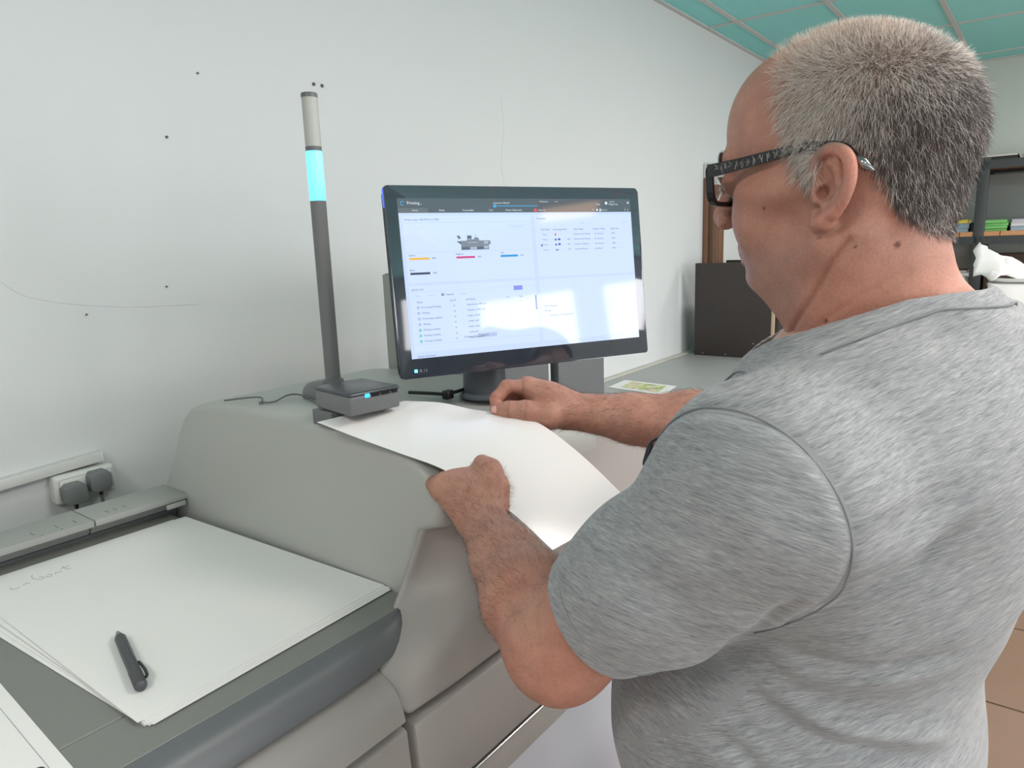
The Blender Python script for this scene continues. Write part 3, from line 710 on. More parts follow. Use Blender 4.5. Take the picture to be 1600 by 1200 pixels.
nt.links.new(tc.outputs['Object'], nz.inputs['Vector']); nt.links.new(nz.outputs['Fac'], cr.inputs['Fac']); nt.links.new(cr.outputs['Color'], bs.inputs['Base Color'])
mesh_obj('photo', [(2.535, 1.215, TT + .0022), (2.665, 1.235, TT + .0022), (2.688, 1.405, TT + .0022), (2.565, 1.395, TT + .0022)], [(0, 1, 2, 3)], m, PR, smooth=False)

db = thing('dark_box', (3.6, 1.26, TT), 'dark brown open board box standing on the grey table by the door', 'box')
M['board'] = material('dark_brown_board', (58, 50, 48), .5, noise=(30, .1))
EDGE = material('pale_board_edge', (188, 168, 140), .6)
box('front_board', (3.50, 1.075, TT + .001), (3.518, 1.468, Z(-.118)), M['board'], db, bevel=.001)
box('side_board', (3.518, 1.045, TT + .001), (3.95, 1.063, Z(-.118)), M['board'], db, bevel=.001)
box('edge_band', (3.4995, 1.063, TT + .001), (3.5185, 1.075, Z(-.118)), EDGE, db)
box('far_board', (3.932, 1.063, TT + .001), (3.95, 1.468, Z(-.118)), M['board'], db, bevel=.001)
box('base_board', (3.518, 1.063, TT + .001), (3.932, 1.468, TT + .015), M['board'], db)
for y, z in ((1.16, .075), (1.42, .012), (1.30, .012), (1.20, .010)):
    lathe('screw', [(.004, 0), (.0035, .002)], (3.4998, y, TT + z), M['plug'], db, seg=10, axis=(-1, 0, 0))

# ---------------------------------------------------------------- shelf rack at the far wall
rk = thing('shelf_rack', (5.5, -.5, 0), 'dark steel shelf rack with orange wooden shelves at the far wall', 'shelf')
M['steel'] = material('dark_steel', (58, 62, 62), .5)
M['plank'] = material('orange_chipboard', (196, 142, 98), .6, noise=(30, .15))
for y in (1.32, .39, -.62, -1.6):
    box('post', (5.30, y - .03, 0), (5.35, y + .03, Z(.425)), M['steel'], rk, bevel=.003)
    box('post', (5.70, y - .03, 0), (5.75, y + .03, Z(.425)), M['steel'], rk, bevel=.003)
    box('side_bar', (5.35, y - .012, Z(.355)), (5.70, y + .012, Z(.415)), M['steel'], rk)
for z in (.41, -.04, -.50, -1.05):
    box('beam', (5.30, -1.6, Z(z - .05)), (5.335, 1.32, Z(z)), M['steel'], rk)
    box('beam', (5.715, -1.6, Z(z - .05)), (5.75, 1.32, Z(z)), M['steel'], rk)
    y = -1.6
    w_ = [.16, .21, .13, .19, .17]; i = 0
    while y < 1.3:
        y1 = min(y + w_[i % 5], 1.32)
        if z > .3: box('plank', (5.335, y + .002, Z(z - .035)), (5.715, y1 - .002, Z(z - .01)), M['plank'], rk, bevel=.001, seg=1)
        else: box('plank', (5.302, y + .002, Z(z)), (5.745, y1 - .002, Z(z + .028)), M['plank'], rk, bevel=.001, seg=1)
        y = y1; i += 1
PC = {k: material('cover_' + k, v, .6) for k, v in dict(green=(128, 196, 116), yellow=(226, 204, 84), blue=(150, 172, 186), lilac=(192, 186, 200), white=(206, 206, 202), brown=(134, 96, 78), black=(44, 48, 48), orange=(200, 132, 96), grey=(128, 134, 132), cream=(206, 196, 172)).items()}
def pile(y0, y1, x0, x1, z, items):
    for h, col, nm, lab, grp, cat, jit in items:
        dx, dy = RNG.uniform(-jit, jit), RNG.uniform(-jit, jit)
        t = thing(nm, ((x0 + x1) / 2, (y0 + y1) / 2, Z(z)), lab, cat, grp)
        box('cover', (x0 + dx, y0 + dy, Z(z)), (x1 + dx, y1 + dy, Z(z + h * .12)), PC[col], t, bevel=.0008, seg=1)
        box('pages', (x0 + dx + .004, y0 + dy + .003, Z(z + h * .12)), (x1 + dx - .004, y1 + dy - .003, Z(z + h * .86)), PC['white' if col != 'black' else 'grey'] if nm == 'book' else PC[col], t)
        box('cover', (x0 + dx, y0 + dy, Z(z + h * .86)), (x1 + dx, y1 + dy, Z(z + h)), PC[col], t, bevel=.0008, seg=1)
        z += h + .0005
    return z
S2 = -.0115
def G(n): return n
pile(.445, .60, 5.33, 5.55, S2, [(.025, 'blue', 'folder', 'pale blue folder at the bottom of the pile under the yellow one', 'folders on the middle shelf', 'folder', .004), (.028, 'blue', 'folder', 'pale blue folder just beneath the yellow folder on the shelf', 'folders on the middle shelf', 'folder', .004), (.022, 'yellow', 'folder', 'yellow folder on top of pale blue folders, left of the rack post', 'folders on the middle shelf', 'folder', .004)])
pile(.415, .440, 5.34, 5.5, S2, [(.055, 'black', 'folder', 'narrow black folder standing between the yellow and green folders', 'folders on the middle shelf', 'folder', .001)])
pile(.245, .37, 5.32, 5.56, S2, [(.016, 'green', 'folder', 'lowest of the green folders behind the rack post', 'green folders', 'folder', .01), (.016, 'green', 'folder', 'second lowest of the green folders behind the rack post', 'green folders', 'folder', .01), (.016, 'green', 'folder', 'second from top of the green folders behind the rack post', 'green folders', 'folder', .01), (.018, 'green', 'folder', 'topmost of the green folders behind the rack post', 'green folders', 'folder', .01)])
pile(-.05, .232, 5.33, 5.56, S2, [(.026, 'blue', 'folder', 'pale blue folder at the bottom, right of the green folders', 'folders on the middle shelf', 'folder', .006), (.022, 'white', 'folder', 'white folder between blue and lilac ones, right of the green folders', 'folders on the middle shelf', 'folder', .006), (.018, 'lilac', 'folder', 'lilac folder on top, right of the green folders', 'folders on the middle shelf', 'folder', .006)])
pile(.225, .40, 5.32, 5.6, .4105, [(.018, 'black', 'binder', 'flat black binder lying on the top shelf of the rack', 'things on the top shelf', 'binder', .006), (.012, 'cream', 'book', 'thin cream booklet lying on the black binder on top', 'things on the top shelf', 'book', .012)])
pile(-.15, .205, 5.32, 5.6, .4105, [(.016, 'orange', 'folder', 'orange folder lying on the top shelf right of the black binder', 'things on the top shelf', 'folder', .004), (.03, 'grey', 'binder', 'grey binder lying on the orange folder on the top shelf', 'things on the top shelf', 'binder', .003)])
z_ = -.4715
cols = ['white', 'cream', 'white', 'blue', 'white', 'brown', 'white', 'white', 'cream', 'white', 'blue', 'white', 'brown']
names = ['lowest', 'second', 'third', 'fourth', 'fifth', 'sixth', 'seventh', 'eighth', 'ninth', 'tenth', 'eleventh', 'twelfth', 'topmost']
pile(.43, .66, 5.31, 5.52, z_, [(.014 + .003 * (i % 3), c, 'book', '%s%s %s-covered book of the pile on the lower shelf, left of the post' % (names[i], '' if i == 12 else ' from below', c), 'books piled on the lower shelf', 'book', .012) for i, c in enumerate(cols)])
# dark brown cartons at the back of the lower shelf
M['carton'] = material('brown_carton', (92, 76, 66), .7)
for y0, y1, z1, txt in ((.70, 1.1, -.18, 'left brown carton at the back of the lower shelf'), (-.02, .36, -.16, 'middle brown carton at the back of the lower shelf'), (-.5, -.06, -.20, 'right brown carton at the back of the lower shelf')):
    t = thing('carton', (5.64, (y0 + y1) / 2, Z(-.47)), txt, 'carton', 'cartons on the lower shelf')
    box('body', (5.56, y0, Z(-.471)), (5.70, y1, Z(z1)), M['carton'], t, bevel=.004)
    box('lid', (5.556, y0 - .003, Z(z1 - .05)), (5.704, y1 + .003, Z(z1 + .004)), M['carton'], t, bevel=.003)
# large grey foam boards with rounded top corners leaning behind the folders
for y0, y1, txt in ((.44, .95, 'left grey round-topped panel behind the folders on the rack'), (.02, .435, 'middle grey round-topped panel behind the folders on the rack'), (-.55, -.0, 'right grey round-topped panel behind the folders on the rack')):
    r = .06
    pts = [(y0, Z(-.0115)), (y1, Z(-.0115))] + arc(y1 - r, Z(.345 - r), r, 0, 90, 6) + arc(y0 + r, Z(.345 - r), r, 90, 180, 6)
    prism('grey_panel', pts, 'x', 5.60, 5.69, PC['grey'], None, bevel=.012, seg=2, minang=40, label=txt, cat='panel', group='grey panels on the rack')

# white wrapped pack on a dark trolley, with a crumpled sheet on it
tr = thing('trolley', (4.62, -.25, 0), 'dark low trolley carrying the white wrapped pack in front of the rack', 'trolley')
box('deck', (4.25, -.9, Z(-.60)), (5.05, .20, Z(-.56)), M['steel'], tr, bevel=.004)
for x in (4.3, 5.0):
    for y in (-.85, .15): box('leg', (x - .02, y - .02, .0), (x + .02, y + .02, Z(-.60)), M['steel'], tr)
def crumple(name, nx, ny, f, mat, sub=0, **kw):
    vv, ff = [], []
    for i in range(nx + 1):
        for j in range(ny + 1): vv.append(f(i / nx, j / ny))
    for i in range(nx):
        for j in range(ny): ff.append((i * (ny + 1) + j, (i + 1) * (ny + 1) + j, (i + 1) * (ny + 1) + j + 1, i * (ny + 1) + j + 1))
    o = mesh_obj(name, vv, ff, mat, angle=25, **kw)
    md = o.modifiers.new('thickness', 'SOLIDIFY'); md.thickness = .002
    return o
def nz3(x, y, s):
    return (math.sin(x * 7.1 + s) * math.cos(y * 9.3 - s * 1.7) + .6 * math.sin(x * 17.3 - y * 13.1 + s * 2.2) + .35 * math.sin(x * 31 + y * 37 + s)) / 2
box('wrapped_pack', (4.40, -.85, Z(-.559)), (4.98, .13, Z(-.30)), M['paper'], None, bevel=.02, label='white wrapped paper pack on the dark trolley', cat='paper pack')
crumple('draped_sheet', 26, 26, lambda s, t: (4.30 + .72 * s + .015 * nz3(s, t, 4), .30 - 1.15 * t + .02 * nz3(t, s, 2) - .05 * (1 - s) * (1 - min(1, t * 6)), Z(-.285 + .006 * nz3(s, t, 1) - (.24 * max(0, .16 - s) / .16 + .06 * max(0, .13 - s) / .13 * (1 + nz3(t * 2, s, 5))) + .02 * max(0, .1 - t) * 10 * nz3(s * 3, t, 3))), M['paper'],
        label='large white sheet draped over the wrapped pack, front edge hanging', cat='paper')
def crum(s, t):
    y = .335 - .30 * t; x = 4.50 + .25 * s
    z = -.262 + .17 * (1 - abs(2 * s - 1) ** 1.5) * max(0, 1 - t * .95) + .035 * nz3(s * 1.6, t * 1.6, 8) * (1 - t)
    return (x + .03 * nz3(t, s, 6), y + .03 * nz3(s, t, 9), Z(z + .012))
crumple('crumpled_sheet', 12, 12, crum, M['paper'], label='crumpled white paper lying on the draped sheet beside the rack post', cat='paper')

# ---------------------------------------------------------------- the man: a signed-distance sculptor
def _n(v): v = np.asarray(v, float); return v / np.linalg.norm(v)
class Sdf:
    """ordered list of rounded cones and ellipsoids, joined smoothly (or carved away when k < 0)"""
    def __init__(self, T=None): self.p = []; self.T = T or (lambda v: np.asarray(v, float)); self.s = 1.0; self.R = np.eye(3)
    def cone(self, a, b, ra, rb, k=.01, sub=False):
        a, b = self.T(a), self.T(b); ra *= self.s; rb *= self.s
        self.p.append(('c', a, b, ra, rb, k * self.s, sub, (a + b) / 2, np.linalg.norm(b - a) / 2 + max(ra, rb))); return self
    def chain(self, pts, r, k=.01, sub=False):
        for i in range(len(pts) - 1): self.cone(pts[i], pts[i + 1], r[i] if hasattr(r, '__len__') else r, r[i + 1] if hasattr(r, '__len__') else r, k, sub)
        return self
    def ell(self, c, r, k=.01, sub=False, rot=None):
        R = self.R if rot is None else self.R @ rot
        c = self.T(c); r = np.asarray(r, float) * self.s
        self.p.append(('e', c, r, R, None, k * self.s, sub, c, r.max())); return self
    def sph(self, c, r, k=.01, sub=False): return self.ell(c, (r, r, r), k, sub)
    def both(self, fn):
        for s in (-1, 1): fn(s)
        return self
    @staticmethod
    def _d(q, P):
        if q[0] == 'c':
            _, a, b, ra, rb = q[:5]
            ba = b - a; L = ba @ ba
            pa = P - a
            t = np.clip(pa @ ba / max(L, 1e-12), 0, 1)
            d = pa - t[:, None] * ba
            return np.sqrt(np.einsum('ij,ij->i', d, d)) - (ra + t * (rb - ra))
        _, c, r, R = q[:4]
        p = (P - c) @ R / r
        k0 = np.sqrt(np.einsum('ij,ij->i', p, p)); p = p / r
        k1 = np.sqrt(np.einsum('ij,ij->i', p, p))
        return np.where(k1 > 1e-9, k0 * (k0 - 1) / np.maximum(k1, 1e-9), -r.min())
    def __call__(self, P, near=None):
        """near = (centre, radius): ignore what cannot reach that ball"""
        d = None
        for q in self.p:
            if near is not None and np.linalg.norm(q[7] - near[0]) > q[8] + near[1] + q[5] + .004: continue
            e = self._d(q, P); k = q[5]
            if d is None:
                d = e if not q[6] else np.full(len(P), 1.0); continue
            if q[6]:
                h = np.clip(.5 - .5 * (d + e) / k, 0, 1); d = d + (-e - d) * h + k * h * (1 - h)
            else:
                h = np.clip(.5 + .5 * (e - d) / k, 0, 1); d = e + (d - e) * h - k * h * (1 - h)
        return np.full(len(P), .5) if d is None else d
    def bounds(self):
        lo = np.min([q[7] - q[8] for q in self.p if not q[6]], 0); hi = np.max([q[7] + q[8] for q in self.p if not q[6]], 0)
        return lo, hi

def polygonise(f, lo, hi, h, cut=None, relax=2):
    """naive surface nets of f < 0 inside the box; cut = extra function intersected with f"""
    B = 16
    lo = np.asarray(lo, float) - 2 * h; hi = np.asarray(hi, float) + 2 * h
    nb = np.ceil((hi - lo) / h / B).astype(int); N = nb * B + 1
    D = np.full(N, 1.0, np.float32)
    half = B * h * .5; rad = half * math.sqrt(3)
    ijk = np.stack(np.meshgrid(*[np.arange(n) for n in nb], indexing='ij'), -1).reshape(-1, 3)
    C = lo + (ijk * B + B / 2) * h
    dc = f(C)
    g1 = np.stack(np.meshgrid(*[np.arange(B + 1)] * 3, indexing='ij'), -1).reshape(-1, 3) * h
    for (i, j, k), c, d in zip(ijk * B, C, dc):
        sl = (slice(i, i + B + 1), slice(j, j + B + 1), slice(k, k + B + 1))
        if abs(d) > rad * 1.25 + .012:
            if d < 0: D[sl] = np.minimum(D[sl], -1.0) if False else np.where(D[sl] == 1.0, -1.0, D[sl])
            continue
        P = lo + np.array([i, j, k]) * h + g1
        D[sl] = f(P, (c, rad)).reshape(B + 1, B + 1, B + 1)
    if cut is not None:
        P = lo + np.stack(np.meshgrid(*[np.arange(n) for n in N], indexing='ij'), -1).reshape(-1, 3) * h
        D = np.maximum(D, cut(P).reshape(N).astype(np.float32))
    S = D < 0
    A = [S[a:N[0] - 1 + a, b:N[1] - 1 + b, c:N[2] - 1 + c] for a in (0, 1) for b in (0, 1) for c in (0, 1)]
    cnt = sum(a.astype(np.int8) for a in A)
    act = (cnt > 0) & (cnt < 8)
    cells = np.argwhere(act)
    idx = np.full(act.shape, -1, np.int32); idx[act] = np.arange(len(cells))
    acc = np.zeros((len(cells), 3)); w = np.zeros(len(cells))
    cor = [(a, b, c) for a in (0, 1) for b in (0, 1) for c in (0, 1)]
    val = {c: D[cells[:, 0] + c[0], cells[:, 1] + c[1], cells[:, 2] + c[2]].astype(float) for c in cor}
    for c in cor:
        for ax in range(3):
            if c[ax]: continue
            e = list(c); e[ax] = 1; e = tuple(e)
            a, b = val[c], val[e]; m = (a < 0) != (b < 0)
            t = np.zeros(len(a)); t[m] = a[m] / (a[m] - b[m])
            q = np.array(c, float)[None].repeat(len(a), 0); q[:, ax] += t
            acc[m] += q[m]; w += m
    V = lo + (cells + acc / w[:, None]) * h
    F = []
    for ax in range(3):
        u, v = (ax + 1) % 3, (ax + 2) % 3
        s0 = [slice(None)] * 3; s1 = [slice(None)] * 3
        s0[ax] = slice(0, -1); s1[ax] = slice(1, None)
        ch = S[tuple(s0)] != S[tuple(s1)]
        e = np.argwhere(ch)
        ok = (e[:, u] > 0) & (e[:, v] > 0) & (e[:, u] < N[u] - 1) & (e[:, v] < N[v] - 1)
        e = e[ok]
        def cell(du, dv):
            c = e.copy(); c[:, u] -= du; c[:, v] -= dv
            return idx[c[:, 0], c[:, 1], c[:, 2]]
        q = np.stack([cell(1, 1), cell(0, 1), cell(0, 0), cell(1, 0)], 1)
        ins = S[e[:, 0], e[:, 1], e[:, 2]]
        q[~ins] = q[~ins][:, ::-1]
        F.append(q)
    F = np.concatenate(F); F = F[(F >= 0).all(1)]
    for _ in range(relax):
        s = np.zeros_like(V); c = np.zeros(len(V))
        for a, b in ((0, 1), (1, 2), (2, 3), (3, 0)):
            np.add.at(s, F[:, a], V[F[:, b]]); np.add.at(c, F[:, a], 1)
            np.add.at(s, F[:, b], V[F[:, a]]); np.add.at(c, F[:, b], 1)
        V = V * .45 + .55 * s / np.maximum(c, 1)[:, None]
        dd = np.clip(f(V), -h, h) if cut is None else None
        if dd is not None:
            eps = h * .5
            G = np.stack([f(V + np.eye(3)[i] * eps) - f(V - np.eye(3)[i] * eps) for i in range(3)], 1)
            G /= np.maximum(np.linalg.norm(G, axis=1), 1e-9)[:, None]
            V = V - G * dd[:, None] * .9
    return V, F

def normals_of(V, F):
    n = np.zeros_like(V)
    fn = np.cross(V[F[:, 2]] - V[F[:, 0]], V[F[:, 3]] - V[F[:, 1]])
    for i in range(4): np.add.at(n, F[:, i], fn)
    return n / np.maximum(np.linalg.norm(n, axis=1), 1e-12)[:, None]

# ---- head frame: x to his right, y to the front, z up, origin midway between the ear openings
HEADING = math.radians(84.0); HS = .964
HX = np.array([math.sin(HEADING), -math.cos(HEADING), 0]); HY = np.array([math.cos(HEADING), math.sin(HEADING), 0]); HZ = np.array([0, 0, 1.0])
HR = np.stack([HX, HY, HZ], 1)
HO = np.array([.5878, .1398, Z(.0347)]) + .072 * HX * HS
def head(v): return HO + HS * (HR @ np.asarray(v, float))
def to_head(P): return (P - HO) @ HR / HS
SL, SR = np.array([.500, .146, Z(-.184)]), np.array([.905, .065, Z(-.150)])

def build_head():
    S = Sdf(head); S.s = HS; S.R = HR
    S.ell((0, .0185, .048), (.077, .094, .083), .01)
    S.ell((0, .056, .066), (.059, .056, .056), .02)
    S.ell((0, -.018, .002), (.064, .050, .050), .02)
    S.ell((0, -.022, .044), (.062, .058, .056), .02)
    S.ell((0, .058, -.012), (.058, .050, .066), .02)
    S.ell((0, .044, -.056), (.052, .046, .042), .02)
    S.ell((0, .0775, -.072), (.025, .0205, .0175), .010)
    S.both(lambda s: S.cone((s * .055, .004, -.042), (s * .024, .062, -.072), .019, .016, .02))
    S.ell((0, .028, -.092), (.046, .040, .027), .020)
    S.both(lambda s: S.ell((s * .040, .068, -.018), (.022, .025, .030), .015))
    S.both(lambda s: S.ell((s * .055, .050, .002), (.020, .035, .014), .015))
    # eyes
    S.both(lambda s: S.ell((s * .033, .119, .015), (.019, .015, .012), .012, True))
    S.both(lambda s: S.cone((s * .012, .113, .033), (s * .046, .097, .035), .008, .0075, .012))
    S.both(lambda s: S.sph((s * .032, .098, .014), .0132, .004))
    S.both(lambda s: S.ell((s * .033, .112, .0095), (.010, .006, .0014), .002, True))
    # nose
    S.cone((0, .114, .024), (0, .1215, -.010), .0085, .0105, .010)
    S.sph((0, .1245, -.0150), .0108, .006)
    S.both(lambda s: S.sph((s * .0125, .117, -.0195), .0085, .006))
    S.both(lambda s: S.ell((s * .0062, .121, -.028), (.0035, .0058, .0042), .002, True))
    # mouth
    S.ell((0, .074, -.046), (.031, .027, .024), .012)
    S.both(lambda s: S.cone((s * .023, .089, -.050), (0, .1015, -.0445), .0045, .0065, .006))
    S.both(lambda s: S.cone((s * .021, .088, -.0545), (0, .098, -.0575), .0045, .0065, .005))
    S.both(lambda s: S.cone((s * .025, .0925, -.0515), (0, .1085, -.0508), .0012, .0012, .002, True))
    S.both(lambda s: S.cone((s * .017, .114, -.026), (s * .033, .095, -.052), .0022, .0018, .006, True))
    S.cone((-.022, .0955, -.0625), (.022, .0955, -.0625), .0035, .0035, .007, True)
    # ears
    def ear(s):
        X = lambda y, o=0: s * (.0755 + .55 * (.012 - y) + o)
        pt = lambda y, z, o=0: (X(y, o), y, z)
        S.ell((s * .079, -.003, .004), (.0045, .015, .024), .006, rot=np.array(Matrix.Rotation(s * .5, 3, 'Z')))
        out = [(.0105, .006), (.0125, .014), (.0085, .0240), (-.002, .0285), (-.0125, .0258), (-.0195, .019), (-.0218, .009), (-.0205, -.001), (-.0155, -.012), (-.0085, -.0195)]
        oc = catmull(out, 3); S.chain([pt(q[0], q[1], .001) for q in oc], list(np.interp(np.linspace(0, 1, len(oc)), [0, .2, .5, .8, 1], [.0030, .0038, .0042, .0040, .0042])), .0025)
        S.chain([pt(-.0085, -.0195, .001), pt(.000, -.0255, -.001), pt(.0058, -.0262, -.003), pt(.0095, -.019, -.004)], [.0046, .0062, .0062, .0045], .004)
        S.chain([pt(-.003, .0185), pt(-.0105, .012), pt(-.0125, .002), pt(-.0085, -.0085), pt(.000, -.0135)], [.0028, .0036, .0038, .0036, .0036], .0035)
        S.chain([pt(-.0105, .012), pt(-.0085, .020)], [.003, .0026], .003)
        S.cone(pt(.0085, -.0015, .002), pt(.0075, -.0085, .002), .0042, .0038, .004)
        S.ell((s * .0885, -.0015, -.002), (.0080, .0078, .0088), .004, True)
        S.ell((s * .080, .003, -.003), (.008, .0042, .005), .003, True)
    S.both(ear)
    # neck, sterno-mastoid, shoulders' beginning
    S.cone((0, -.006, -.030), (.004, -.014, -.150), .0560, .064, .03)
    S.cone((0, -.020, -.070), (.004, -.030, -.140), .048, .058, .02)
    S.both(lambda s: S.cone((s * .056, -.018, -.035), (s * .018, .026, -.155), .013, .012, .014))
    S.cone((0, -.030, -.085), (0, -.066, -.150), .037, .053, .025)
    S.sph((0, -.072, -.130), .043, .022)
    S.cone((0, .004, -.115), (0, .002, -.16), .040, .045, .02)
    return S

def W3(x, y, z): return np.array([x, y, Z(z)])
ELB_L, WR_L = W3(.492, .336, -.359), W3(.598, .510, -.3135)
ELB_R, WR_R = W3(.957, .318, -.268), W3(.822, .530, -.231)
def lerp(a, b, t): return a + (b - a) * t

def build_arm_left():
    S = Sdf()
    S.cone(SL, lerp(SL, ELB_L, .55), .062, .054, .02)
    S.cone(lerp(SL, ELB_L, .55), ELB_L, .054, .045, .02)
    S.sph(ELB_L + np.array([-.004, -.010, -.010]), .038, .03)
    m = lerp(ELB_L, WR_L, .30)
    S.cone(ELB_L, m, .044, .0455, .02)
    S.cone(m, lerp(ELB_L, WR_L, .62), .0455, .036, .02)
    S.cone(lerp(ELB_L, WR_L, .62), WR_L, .0355, .0265, .015)
    # hand: back of the palm, four fingers going under the sheet, thumb on top
    wr = WR_L
    ip, mp, rp, pp = W3(.6345, .531, -.283), W3(.628, .552, -.281), W3(.6135, .567, -.281), W3(.597, .568, -.2855)
    for q, a in ((ip, .0165), (mp, .0165), (rp, .0160), (pp, .0150)):
        S.cone(lerp(wr, q, .12), q, .0215, a, .014)
    S.ell(lerp(wr, (mp + rp) / 2, .55), (.026, .030, .024), .015)
    def finger(p, a, b, c, r):
        S.chain([p, a, b, c], [r, r * .92, r * .85, r * .74], .004)
    finger(ip, W3(.656, .563, -.291), W3(.673, .572, -.295), W3(.690, .566, -.290), .0100)
    finger(mp, W3(.646, .588, -.291), W3(.664, .596, -.294), W3(.684, .590, -.288), .0102)
    finger(rp, W3(.627, .602, -.291), W3(.646, .612, -.293), W3(.664, .607, -.288), .0096)
    S.cone(pp, W3(.6055, .591, -.2870), .0128, .0098, .012)
    finger(W3(.6055, .591, -.2870), W3(.611, .598, -.2885), W3(.621, .604, -.290), W3(.634, .603, -.287), .0096)
    S.cone(wr, W3(.617, .507, -.302), .021, .0165, .012)
    S.chain([W3(.617, .507, -.302), W3(.6285, .512, -.283), W3(.638, .527, -.267), W3(.6425, .543, -.2615)], [.0175, .0155, .0130, .0105], .010)
    return S

def build_arm_right():
    S = Sdf()
    S.cone(SR, lerp(SR, ELB_R, .55), .062, .054, .02)
    S.cone(lerp(SR, ELB_R, .55), ELB_R, .054, .045, .02)
    S.sph(ELB_R + np.array([.004, -.012, -.010]), .038, .03)
    m = lerp(ELB_R, WR_R, .32)
    S.cone(ELB_R, m, .044, .047, .02)
    S.cone(m, lerp(ELB_R, WR_R, .65), .047, .034, .02)
    S.cone(lerp(ELB_R, WR_R, .65), WR_R, .033, .0255, .015)
    wr = WR_R
    ip, mp, rp, pp = W3(.7945, .578, -.196), W3(.808, .593, -.199), W3(.8195, .604, -.207), W3(.828, .611, -.219)
    for q, a in ((ip, .0145), (mp, .0145), (rp, .0140), (pp, .0130)):
        S.cone(lerp(wr, q, .10), q, .0200, a, .014)
    S.ell(lerp(wr, ip, .5), (.022, .026, .022), .015)
    def finger(p, pts, r):
        S.chain([p] + pts, [r * 1.05, r, r * .92, r * .80][:len(pts) + 1], .004)
    finger(ip, [W3(.7745, .602, -.1945), W3(.7585, .609, -.209), W3(.7535, .607, -.2225)], .0098)
    finger(mp, [W3(.7935, .612, -.200), W3(.7790, .617, -.215), W3(.7715, .612, -.227)], .0098)
    finger(rp, [W3(.806, .617, -.210), W3(.795, .618, -.223), W3(.7865, .611, -.230)], .0093)
    finger(pp, [W3(.816, .622, -.2225), W3(.807, .619, -.232), W3(.800, .612, -.236)], .0082)
    S.cone(wr, W3(.785, .541, -.232), .021, .0175, .012)
    S.chain([W3(.785, .541, -.232), W3(.7635, .561, -.2235), W3(.7520, .581, -.2215), W3(.7455, .598, -.2225)], [.0185, .0140, .0112, .0085], .010)
    return S

def build_core(o=0.0):
    """torso and legs; o = outward offset"""
    S = Sdf()
    S.ell(W3(.695, .122, -.230), (.190 + o, .128 + o, .180 + o), .03)
    S.ell(W3(.695, .078, -.165), (.165 + o, .085 + o, .095 + o), .04)
    S.cone(W3(.685, .100, -.120), W3(.690, .100, -.20), .070 + o, .10 + o, .04)
    S.cone(W3(.685, .095, -.115), SL + np.array([.015, -.01, .005]), .050 + o, .056 + o, .04)
    S.cone(W3(.685, .095, -.115), SR + np.array([-.015, -.01, .005]), .050 + o, .056 + o, .04)
    S.ell(W3(.682, .182, -.47), (.178 + o, .160 + o, .20 + o), .05)
    S.ell(W3(.682, .155, -.66), (.175 + o, .140 + o, .16 + o), .05)
    return S

def build_shirt():
    S = build_core(.012)
    S.cone(W3(.660, .116, -.02), W3(.672, .106, -.13), .0605, .086, .03)
    S.sph(head((0, -.070, -.136)), .049, .02)
    S.sph(SL + np.array([.012, .028, .012]), .062, .03)
    # sleeves
    S.cone(SL, lerp(SL, ELB_L, .50), .074, .066, .035)
    S.cone(lerp(SL, ELB_L, .50), lerp(SL, ELB_L, .80), .066, .058, .02)
    S.cone(SR, lerp(SR, ELB_R, .50), .076, .068, .035)
    S.cone(lerp(SR, ELB_R, .50), lerp(SR, ELB_R, .80), .068, .066, .02)
    return S

# ---------------------------------------------------------------- the man: meshes
def fast_mesh(name, V, F, mats, colors=None, smooth=True):
    F = np.asarray(F)
    me = bpy.data.meshes.new(name)
    n = F.shape[1]
    me.vertices.add(len(V)); me.vertices.foreach_set('co', np.asarray(V, np.float32).ravel())
    me.loops.add(F.size); me.loops.foreach_set('vertex_index', F.astype(np.int32).ravel())
    me.polygons.add(len(F)); me.polygons.foreach_set('loop_start', np.arange(0, F.size, n, dtype=np.int32))
    me.polygons.foreach_set('loop_total', np.full(len(F), n, np.int32))
    me.update(calc_edges=True)
    if smooth: me.polygons.foreach_set('use_smooth', np.ones(len(F), bool))
    for m in mats: me.materials.append(m)
    if colors is not None:
        a = me.color_attributes.new('pigment', 'FLOAT_COLOR', 'POINT')
        a.data.foreach_set('color', np.concatenate([colors, np.ones((len(V), 1))], 1).astype(np.float32).ravel())
    return me
def sm(x, a, b):
    t = np.clip((x - a) / (b - a), 0, 1); return t * t * (3 - 2 * t)
def vnoise(P, s, seed=0):
    r = np.random.default_rng(seed); out = np.zeros(len(P))
    for i in range(7):
        k = r.normal(size=3); k *= s * (0.6 + .25 * i) / np.linalg.norm(k)
        out += np.sin(P @ k + r.uniform(0, 6.28)) / 7 ** .5
    return out
L3 = lambda *c: np.array(lin(*c)[:3])

def hair_mask(H):
    """1 where the cropped hair grows, from head-frame coordinates"""
    ax_, y, z = np.abs(H[:, 0]), H[:, 1], H[:, 2]
    # front limit on the side of the head; recedes on the temples, comes forward on top
    front = np.interp(z, [-.02, .002, .012, .03, .055, .085, .10, .115, .128], [.008, .012, .030, .033, .043, .050, .054, .060, .064])
    front = front + .020 * sm(.045 - ax_, 0, .03) * sm(z, .08, .11) * -.3
    m = sm(front - y, -.004, .006)
    low = np.interp(y, [-.12, -.075, -.060, -.045, -.034, -.022, .0, .006, .012, .03], [-.045, -.042, -.034, -.020, .008, .028, .030, .020, .002, .002])
    m *= sm(z - low, -.005, .005)
    return m

